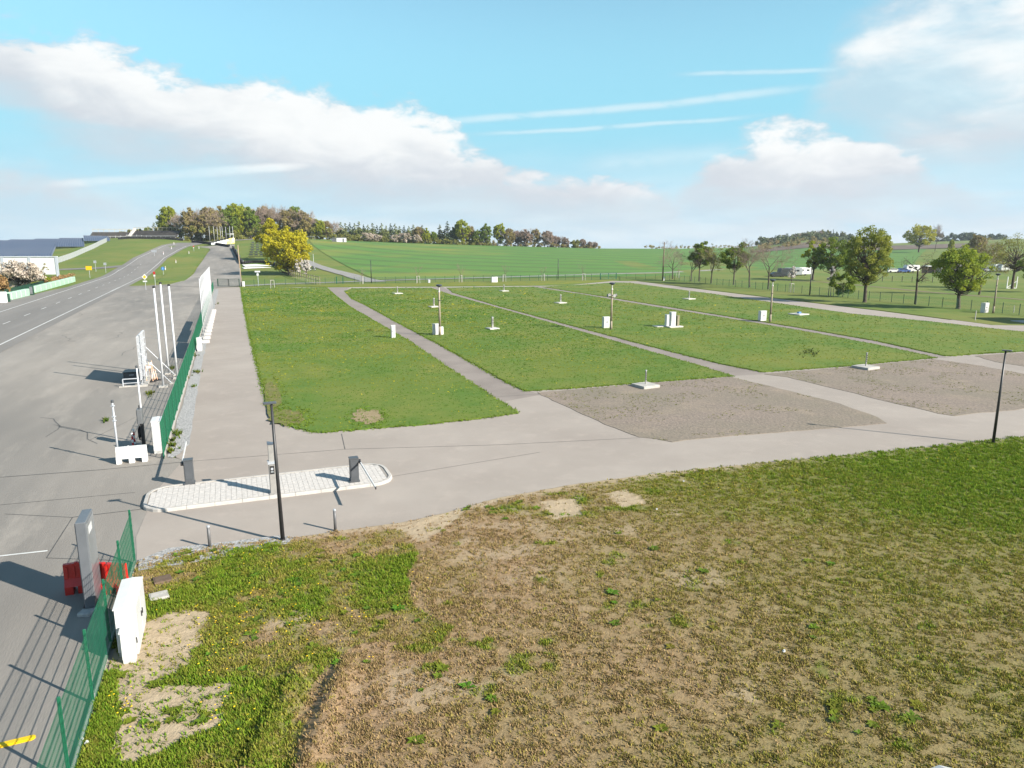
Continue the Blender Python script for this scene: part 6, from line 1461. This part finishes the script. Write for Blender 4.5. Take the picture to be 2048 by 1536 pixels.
# terraced rows of dark seats on the slope left of the yellow tree
for k in range(6):
    y0 = 514 - k * 5.0; A_ = T(497 + k * 1.0, y0); B_ = T(548 - k * 2.5, y0 - 1); d = B_ - A_; L = d.to_2d().length
    t = thing('seat_row', f'row of dark terrace seats beside the yellow tree, {ORD[k]} from the bottom', 'seats', A_, math.atan2(d.y, d.x), 'terraced seat rows')
    MB().box((L / 2, 0, 0.25), (L, 0.8, 0.5)).build('step', mat('turf_step', (0.05, 0.07, 0.025), (0.065, 0.08, 0.03), 1, 0.95), t)
    n = max(4, int(L / 1.9))
    sm = MB(); sm.box((0, 0, 0.72), (1.2, 0.45, 0.08)); sm.box((0, 0.24, 1.0), (1.2, 0.08, 0.6)); sm.box((-0.5, 0, 0.6), (0.08, 0.3, 0.26)); sm.box((0.5, 0, 0.6), (0.08, 0.3, 0.26)); smm = sm.mesh('seat', SEAT_D)
    for i in range(n): obj('seat', smm, t, (L * (i + 0.5) / n, 0, 0))
# far grandstands (dark rows with a pale railing)
def grandstand(label, pa, pb, rows, h, depth):
    d = pb - pa; L = d.to_2d().length; t = thing('grandstand', label, 'grandstand', pa, math.atan2(d.y, d.x)); z1 = hg(pb.x, pb.y) - pa.z
    for k in range(rows):
        MB().box((L / 2, depth * (k + 0.5) / rows, h * (k + 0.6) / rows / 1.0 + z1 / 2), (L, depth / rows * 0.96, h / rows)).build('step', mat('stand_step', (0.060, 0.056, 0.054), (0.085, 0.078, 0.074), 0.5, 0.85), t)
    n = int(L / 3.0)
    for i in range(n + 1):
        MB().box((L * i / n, -0.3, 0.6 + z1 * i / n), (0.12, 0.12, 1.3)).build('rail_post', WHITE_M, t); MB().box((L * i / n, depth + 0.2, h + z1 / 2 + 0.9), (0.14, 0.14, 2.0)).build('rear_post', mat('cream_post', (0.5, 0.44, 0.3), None, 2, 0.8), t)
    MB().box((L / 2, -0.3, 1.15 + z1 / 2), (L, 0.10, 0.16)).build('front_rail', WHITE_M, t); MB().box((L / 2, depth + 0.2, h + 1.75 + z1 / 2), (L, 0.08, 0.18)).build('rear_rail', MATS['cream_post'], t)
    MB().extr([(-0.5, 0.0), (0.5, 0.0), (0.5, 0.5), (-0.5, 0.5)], 0, 0.5).build('kerb_block', CONC, t)
    sx = MB(); sx.v += [Vector((0, 0, 0.2)), Vector((1.6, 0, 0.2)), Vector((1.6, depth, h + 0.6)), Vector((0, depth, h + 0.6)), Vector((0, 0, -0.4)), Vector((1.6, 0, -0.4)), Vector((1.6, depth, -0.4)), Vector((0, depth, -0.4))]; sx.f += [(0, 1, 2, 3), (4, 7, 6, 5), (0, 4, 5, 1), (1, 5, 6, 2), (2, 6, 7, 3), (3, 7, 4, 0)]; sx.build('stair', mat('pale_stair', (0.48, 0.45, 0.42), (0.40, 0.38, 0.36), 1, 0.85), t)
    return t
grandstand('long dark grandstand on the ridge left of the bright tree', AT(256, 424) + Vector((0, 0, 0.6)), AT(352, 420), 6, 4.2, 6)
grandstand('lower dark grandstand on the ridge above the solar field', AT(178, 424) + Vector((0, 0, 0.4)), AT(254, 426), 5, 3.6, 6)
# white and yellow stand wall right of the bend, with flagpoles
pa = AT(422, 368) + Vector((0, 0, 0.3)); pb = AT(469, 384) + Vector((0, 0, 0.3)); d = pb - pa; t = thing('stepped_stand', 'white stepped stand wall with yellow top beside the far bend', 'grandstand', pa, math.atan2(d.y, d.x)); L = d.to_2d().length
for k in range(8):
    h = 1.0 + 2.6 * k / 7; MB().box((L * (k + 0.5) / 8, 0, h / 2), (L / 8 - 0.03, 0.35, h)).build('wall_bay', HULLW if k < 5 else mat('yellow_wall', (0.75, 0.58, 0.10), (0.7, 0.66, 0.5), 0.4, 0.7), t)
    MB().box((L * (k + 0.5) / 8, 2.0, h * 0.9), (L / 8 - 0.03, 3.4, 0.3)).build('step', mat('stand_step'  , (0.06, 0.056, 0.054)), t)
MB().box((L * 0.92, 1.5, 5.6), (3.0, 2.6, 0.25)).build('cabin_roof', HULLW, t)
for x in (L * 0.92 - 1.3, L * 0.92 + 1.3): MB().box((x, 0.4, 4.6), (0.15, 0.15, 2.0)).build('cabin_post', WHITE_M, t)
for k, px in enumerate((420, 429, 436, 442, 446, 453, 461, 467)):
    p = AT(px, 412); simple_pole(f'thin pale flagpole behind the stepped stand, {ORD[k]} from the left', 0, 0, px, 452 + (k % 3), 0.09, WHITE_M, WHITE_M, 'flagpole', 'flagpoles behind the stepped stand', 'flagpole', base=p)
# small white hut on the field edge
p = T(681, 484); t = thing('hut', 'small white hut at the foot of the conifer belt', 'hut', (p.x, p.y, p.z), 0.15)
MB().box((0.6, 0, 1.2), (5.4, 3.0, 2.5)).build('wall', HULLW, t); MB().box((-3.4, 0.2, 1.05), (2.6, 3.0, 2.2)).build('side_wall', GREYP, t); MB().bev((-0.6, 0, 2.53), (8.2, 3.4, 0.16), 0.03).build('roof', GREYL, t); MB().box((1.8, -1.55, 1.0), (0.9, 0.06, 1.9)).build('door', GREYL, t)
# goal frame near the wood, swing frame
p = T(622, 479); t = thing('goal_frame', 'grey wire goal frame before the wood left of the white hut', 'goal', p, 0.1)
for x in (-2.4, 2.4): MB().box((x, 0, 0.9), (0.12, 0.12, 1.8)).build('post', GALV, t)
MB().box((0, 0, 1.85), (4.9, 0.12, 0.12)).build('crossbar', GALV, t); nm = MB()
for k in range(9): nm.tube((-2.4 + 0.6 * k, 0.7, 0), (-2.4 + 0.6 * k, 0.1, 1.8), 0.02, 0.02, 4)
nm.build('net', GALV, t)
# white sign with box below on the grass behind the gate
p = G(517, 572); t = thing('notice_board', 'white notice board on a post behind the far gate', 'sign', p, 0.1); MB().tube((0, 0, 0), (0, 0, 3.2), 0.06, 0.06, 8).build('post', GALV, t); MB().box((0, -0.08, 3.35), (1.2, 0.05, 0.34)).build('upper_plate', HULLW, t); MB().box((0, -0.08, 2.65), (0.45, 0.05, 0.5)).build('lower_plate', HULLW, t)

# ---- road signs along the race road
def road_sign(label, px, py, ty_, build, base=None, cat='road sign', r=0.05, rz=0.0):
    p = base or T(px, py); H = top_h(p, px, ty_); t = thing('road_sign', label, cat, p, rz); MB().tube((0, 0, 0), (0, 0.05, H), r, r, 8).build('post', GALV, t); build(t, H); return t
def diamond(t, H):
    s = 0.62; q = [(0, -s), (s, 0), (0, s), (-s, 0)]; Mx = Matrix.Translation((0, 0, H - s)) @ Matrix.Rotation(math.pi / 2, 4, 'X')
    MB().prism(q, 0.06, 0.09, Mx).build('white_plate', HULLW, t); MB().prism([(x * 0.62, y * 0.62) for x, y in q], 0.093, 0.10, Mx).build('yellow_centre', YELLOW_S, t); MB().box((0, -0.08, H - 1.55), (0.9, 0.03, 0.28)).build('lower_plate', HULLW, t)
road_sign('white and yellow diamond priority sign beside the plaza', 292, 580, 548, diamond)
def yplate(t, H): MB().box((0, -0.08, H - 0.6), (1.7, 0.05, 1.1)).build('yellow_plate', YELLOW_S, t)
road_sign('yellow rectangular place sign at the far junction', 180, 556, 532, yplate)
def backplate(t, H): MB().box((0, -0.07, H - 0.45), (0.9, 0.04, 0.8)).build('sign_plate', GALV, t)
road_sign('grey-backed road sign right of the yellow sign', 192, 543, 521, backplate); road_sign('dark-backed small road sign at the far junction corner', 212, 546, 525, backplate)
def arrows(t, H): MB().box((0, -0.07, H - 0.5), (2.4, 0.04, 0.35)).build('upper_arm', GALV, t); MB().box((0, -0.07, H - 0.95), (2.0, 0.04, 0.35)).build('lower_arm', GALV, t)
road_sign('grey signpost with two arms on the grass slope', 309, 512, 499, arrows)
def bluer(t, H): MB().tube((0, -0.10, H - 0.5), (0, -0.06, H - 0.5), 0.55, 0.55, 18).build('blue_disc', BLUE, t); MB().box((0, -0.115, H - 0.5), (0.14, 0.02, 0.6)).build('arrow', HULLW, t)
road_sign('round blue direction sign at the tip of the grass median', 327, 549, 534, bluer)
def rwr(t, H): MB().box((0, -0.07, H - 0.35), (0.5, 0.04, 0.6)).build('plate', RED, t); MB().box((0, -0.07, H - 0.95), (0.4, 0.04, 0.4)).build('lower_plate', HULLW, t)
road_sign('small red and white sign at the left tip of the median', 311, 572, 543, rwr)
road_sign('small red-topped sign on the far end of the median', 388, 504, 491, rwr)
dl = [(331, 540), (352, 526), (378, 508), (398, 498), (327, 509), (343, 498), (348, 489), (387, 485)]
for k, (px, py) in enumerate(dl):
    p = T(px, py); t = thing('delineator_post', f'white delineator post along the bend, {ORD[k]} of eight', 'delineator', p, 0, 'delineator posts along the bend'); MB().bev((0, 0, 0.6), (0.20, 0.16, 1.2), 0.03).build('shaft', HULLW, t); MB().box((0, -0.09, 0.9), (0.21, 0.03, 0.2)).build('reflector', REDP, t)

# ---- billboard, shrubs and mint barrier on the far side of the road
p = G(117, 553.5); t = thing('billboard', 'huge white roadside billboard in front of the solar field', 'billboard', (p.x, p.y, 0), 0.10); Wb = 30.0; Hb = top_h(p, 117, 514)
for k in range(4):
    x0 = -Wb * (k + 1) / 4; MB().box((x0 + Wb / 8, 0, Hb / 2 + 0.35), (Wb / 4 - 0.03, 0.18, Hb - 0.7)).build('panel', HULLW, t)
for k in range(5): MB().box((-Wb * k / 4, -0.12, Hb / 2), (0.75, 0.22, Hb)).build('upright', mat('billboard_frame', (0.40, 0.43, 0.48), (0.34, 0.37, 0.42), 1, 0.6), t)
MB().box((-Wb / 2, -0.05, Hb + 0.1), (Wb + 0.8, 0.5, 0.3)).build('top_rail', mat('top_rail_grey', (0.45, 0.48, 0.52), None, 1, 0.6), t)
p = G(45, 581); H = top_h(p, 45, 522); k = p.y / FPX
plant('tree', 'pale pink-white blossoming tree in front of the white billboard', 'tree', p, make_leafy(80, H, 46 * k, H * 0.18, 80, 110, 0.20, L_PINK, 0.15, 0.3, 0.5, 0.75)[:2])
bush('yellow-green bush right of the blossoming tree', 82, 574, 548, 18, 81, L_FRESH); bush('russet bush at the left picture edge by the road', -2, 594, 550, 22, 82, L_HEDGE, leaf=0.2); bush('low lime bush at the foot of the blossoming tree', 25, 588, 575, 14, 83, L_FRESH)
t = bush('thin bare shrub in front of the billboard', 90, 560, 526, 9, 84, L_MIX, per=20, clumps=14)
# trimmed hedge
h0 = G(92, 574); h1 = G(146, 560); d = (h1 - h0); L = d.to_2d().length; t = thing('clipped_hedge', 'clipped russet hedge behind the mint barrier boxes', 'hedge', h0, math.atan2(d.y, d.x)); rn = np.random.default_rng(85)
C_ = [(L * rn.random(), rn.uniform(-0.5, 0.5), rn.uniform(0.3, 1.7)) for _ in range(170)]; obj('foliage', np_mesh('foliage', leaves_np(rn, C_, [0.45] * 170, [26] * 170, 0.14), 4, L_HEDGE), t)
st = MB()
for k in range(12): st.tube((L * (k + 0.5) / 12, 0, 0), (L * (k + 0.5) / 12, 0, 1.5), 0.04, 0.03, 5)
st.build('stems', BARK, t)
def mint_run(px0, py0, px1, py1, n, base_i, tot):
    a = G(px0, py0); b = G(px1, py1); d = (b - a).to_2d(); L = d.length / n
    for k in range(n):
        q = a.lerp(b, (k + 0.5) / n); t = thing('barrier_box', f'mint green roadside barrier box, {ordinal(base_i + k)} from the left', 'barrier', q, math.atan2(d.y, d.x), 'mint green barrier boxes along the road')
        MB().bev((0, 0, 0.68), (L - 0.32, 0.8, 1.3), 0.10).build('box', MINT, t); MB().box((0, 0, 0.02), (L - 0.3, 0.6, 0.08)).build('foot', BLACKM, t)
mint_run(19, 600, 56, 591, 4, 0, 13); mint_run(67, 586, 148, 563.5, 9, 4, 13)
p = G(61, 590); t = thing('switch_box', 'dark green box between the two runs of mint barriers', 'box', p, 0.3); MB().bev((0, 0, 0.9), (1.2, 0.8, 1.8), 0.04).build('housing', FGREEN_D, t); MB().box((0.3, -0.42, 0.9), (0.5, 0.03, 1.4)).build('door', GREYL, t)
p = G(13, 604); t = thing('switch_box', 'dark box between white block and mint barriers at the left edge', 'box', p, 0.3); MB().bev((0, 0, 0.7), (1.0, 0.8, 1.4), 0.04).build('housing', FGREEN_D, t); MB().box((0, -0.42, 0.7), (0.6, 0.03, 1.0)).build('door', RED, t)
p = G(-4, 606); t = thing('white_block', 'white barrier block cut by the left picture edge', 'barrier', p, 0.3); MB().bev((0, 0, 0.95), (2.6, 1.0, 1.8), 0.05).build('body', HULLW, t); MB().box((0, 0, 0.02), (2.2, 0.8, 0.08)).build('foot', BLACKM, t)
g0 = G(15, 596); g1 = G(92, 575); d = g1 - g0; t = thing('green_board', 'dark green board fence behind the mint barrier boxes', 'fence', g0 + Vector((0, 0.8, 0)), math.atan2(d.y, d.x)); n = 10; L = d.to_2d().length / n
for k in range(n): MB().box((L * (k + 0.5), 0.8, 0.75), (L - 0.02, 0.05, 1.5)).build('board', FGREEN_D, t)
# parked car behind, half hidden
def car(label, p, rz, col, van=False, group=None):
    t = thing('parked_car' if not van else 'caravan', label, 'caravan' if van else 'car', p, rz, group)
    if van:
        MB().extr([(-2.4, 0.45), (2.4, 0.45), (2.45, 1.6), (2.2, 2.45), (-2.2, 2.5), (-2.45, 1.4)], -1.05, 1.05).build('body', col, t)
        for x in (-1.2, 0.9): MB().box((x, -1.06, 1.65), (1.0, 0.03, 0.55)).build('window', GLASS, t)
        ws = ((0.0, -0.95), (0.0, 0.95))
    else:
        MB().extr([(-2.1, 0.3), (2.1, 0.3), (2.15, 0.7), (1.9, 0.95), (1.2, 1.0), (0.6, 1.45), (-1.2, 1.48), (-1.9, 1.0), (-2.12, 0.85)], -0.85, 0.85).build('body', col, t)
        MB().extr([(-1.75, 1.0), (1.05, 1.02), (0.6, 1.38), (-1.15, 1.40)], -0.862, 0.862).build('windows', GLASS, t); ws = ((-1.3, -0.78), (1.3, -0.78), (-1.3, 0.78), (1.3, 0.78))
    for x, y in ws: MB().tube((x, y - 0.1, 0.33), (x, y + 0.1, 0.33), 0.33, 0.33, 14).build('wheel', RUBBER, t)
    return t
CARP = [mat('car_white', (0.72, 0.72, 0.70), None, 1, 0.3, spec=0.6), mat('car_blue', (0.05, 0.10, 0.28), None, 1, 0.3, spec=0.6), mat('car_red', (0.50, 0.03, 0.03), None, 1, 0.3, spec=0.6), mat('car_dark', (0.03, 0.035, 0.04), None, 1, 0.25, spec=0.6), mat('car_silver', (0.40, 0.42, 0.44), None, 1, 0.3, metal=0.4, spec=0.6)]
car('silver-blue car half hidden behind the blossoming tree', G(28, 577), 0.2, CARP[4])
# ---- vehicles and caravans far right
vs = [(1572, 553, 'dark caravan left of the grey one before the wheat field', True, 3, 0.2), (1586, 552, 'grey caravan second in the caravan group before the wheat field', True, 4, 0.1), (1606, 551, 'white caravan at the right end of the caravan group', True, 0, 0.3), (1555, 554, 'dark low car at the left end of the caravan group', False, 3, 0.1),
      (1786, 545, 'white car left of the blue one beyond the meadow fence', False, 0, 0.0), (1806, 545, 'blue car between white cars beyond the meadow fence', False, 1, 0.05), (1822, 544.5, 'pale caravan right of the blue car beyond the meadow fence', True, 0, 0.1),
      (1893, 544, 'red car just left of the bright round tree crown', False, 2, 0.0), (1905, 542.5, 'white caravan seen through the bright round tree', True, 0, 0.1), (1975, 543, 'silver car right of the bright round tree', False, 4, 0.0), (1998, 542.5, 'white and blue caravan left of the crooked tree', True, 0, 0.05), (2012, 543, 'red-striped white caravan behind the crooked tree', True, 0, 0.0)]
for px, py, lab, van, ci, rz in vs: car(lab, G(px, py), rz, CARP[ci], van)
p = G(1863, 546); t = thing('open_shelter', 'open-fronted shelter with pale flat roof beyond the meadow fence', 'shelter', p, 0.05)
MB().bev((0, 0, 2.3), (5.4, 3.4, 0.2), 0.04).build('roof', HULLW, t); MB().box((0, 1.5, 1.1), (5.0, 0.12, 2.2)).build('rear_wall', mat('shelter_wall', (0.22, 0.19, 0.16), None, 1, 0.8), t); MB().box((2.4, 0, 1.1), (0.5, 3.0, 2.2)).build('side_wall', HULLW, t)
for x in (-2.4, 0): MB().box((x, -1.5, 1.1), (0.14, 0.14, 2.2)).build('post', WOODG, t)
# white goal with brace near right edge
p = G(2020, 577); t = thing('goal_frame', 'white braced goal frame beside the crooked tree at right', 'goal', p, 0.2)
for x in (-0.9, 1.6): MB().box((x, 0, 1.3), (0.14, 0.14, 2.6)).build('post', HULLW, t)
MB().tube((1.5, 0, 1.6), (-0.9, 0, 0.2), 0.06, 0.06, 6).build('brace', HULLW, t); MB().box((0.3, 0, 0.08), (2.6, 0.14, 0.14)).build('ground_bar', HULLW, t)
# thin wooden post-and-wire fence beyond
a = G(1745, 563); b = G(1885, 566); t = thing('wire_fence', 'wooden post and wire fence beyond the field track', 'fence', a, math.atan2((b - a).y, (b - a).x)); L = (b - a).length
for k in range(8): MB().box((L * k / 7, 0, 0.75), (0.16, 0.16, 1.5)).build('post', WOODG, t)
for z in (0.5, 1.0, 1.4): MB().tube((0, 0, z), (L, 0, z), 0.012, 0.012, 4).build('wire', GALV, t)

# ================================================================== SOLAR FIELD
def solar():
    k = 0
    pm = MB(); pm.box((0, 0, 0), (11.9, 4.0, 0.06)); PMESH = pm.mesh('panel_table', PV)
    seamv = MB()
    for i in range(13): seamv.box((-5.95 + i * 11.9 / 12, 0, 0.034), (0.10, 4.0, 0.012))
    for j in range(5): seamv.box((0, -2 + j, 0.034), (11.9, 0.10, 0.012))
    SM = seamv.mesh('frame_bars', mat('pv_frame', (0.30, 0.32, 0.35), None, 1, 0.4, metal=0.4)); lm = MB().box((0, 0, 0.55), (0.12, 0.12, 1.5)).mesh('leg', GALV)
    rowdir = Vector((0.86, 0.51)).normalized(); nd_ = Vector((-rowdir.y, rowdir.x)); o0 = T(70, 517).to_2d(); rz = math.atan2(rowdir.y, rowdir.x)
    for r in range(0, 22):
        for c in range(-14, 12):
            q = o0 + nd_ * (r * 7.0) + rowdir * (c * 12.1); px, py = project(q.x, q.y, hg(q.x, q.y))
            lim = np.interp(py, [480, 486, 492, 500, 508, 516, 522], [212, 190, 160, 128, 108, 84, 62])
            if px < -60 or px > lim or q.y > 440: continue
            k += 1; z = hg(q.x, q.y)
            t = thing('solar_table', 'blue solar panel table of the solar field behind the billboard', 'solar panels', (q.x, q.y, z), rz, 'solar panel tables'); p = obj('panel_table', PMESH, t, (0, 0, 1.35)); p.rotation_euler = (R(22), 0, 0)
            b = obj('frame_bars', SM, p)
            for x in (-4, 4): obj('leg', lm, t, (x, 0.3, 0))
    return k
NSOL = solar()
# grey sheet fence climbing the slope
fp = [T(117, 526), T(140, 518), T(165, 507), T(190, 496), T(214, 484)]
for part, (i0, i1, lab) in enumerate(((0, 1, 'short lower run of pale grey sheet fence below the solar field'), (1, 4, 'long pale grey sheet fence climbing the slope beside the solar field'))):
    t = thing('sheet_fence', lab, 'fence', fp[i0], 0)
    for a, b in zip(fp[i0:i1], fp[i0 + 1:i1 + 1]):
        d = (b - a); n = max(1, int(d.to_2d().length / 4)); rz = math.atan2(d.y, d.x)
        for i in range(n):
            q = a.lerp(b, (i + 0.5) / n); z = hg(q.x, q.y)
            o = MB().box((0, 0, 0), (d.to_2d().length / n - 0.12, 0.06, 2.1)).build('sheet', FENCE_G, t, loc=(q.x - fp[i0].x, q.y - fp[i0].y, z - fp[i0].z + 1.1)); o.rotation_euler = (0, -math.atan2(d.z, d.to_2d().length), rz)
            MB().box((0, 0, 1.0), (0.1, 0.12, 2.3)).build('post', GALV, t, loc=(a.lerp(b, i / n).x - fp[i0].x, a.lerp(b, i / n).y - fp[i0].y, hg(*a.lerp(b, i / n).to_2d()) - fp[i0].z))
print('solar tables', NSOL)

# ================================================================== HAZE
hz = MB(); hz.box((0, 640, 42), (3000, 1600, 150)); 
hzm = bpy.data.materials.new('thin_haze'); hzm.use_nodes = True; nt = hzm.node_tree; nt.nodes.remove(nt.nodes['Principled BSDF'])
pv = nt.nodes.new('ShaderNodeVolumePrincipled'); pv.inputs['Color'].default_value = (0.80, 0.88, 1.0, 1); pv.inputs['Density'].default_value = 0.00012; pv.inputs['Anisotropy'].default_value = 0.2
nt.links.new(pv.outputs[0], nt.nodes['Material Output'].inputs['Volume'])
tag(hz.build('haze', hzm), 'thin blue summer haze over the land', 'haze', kind='stuff')
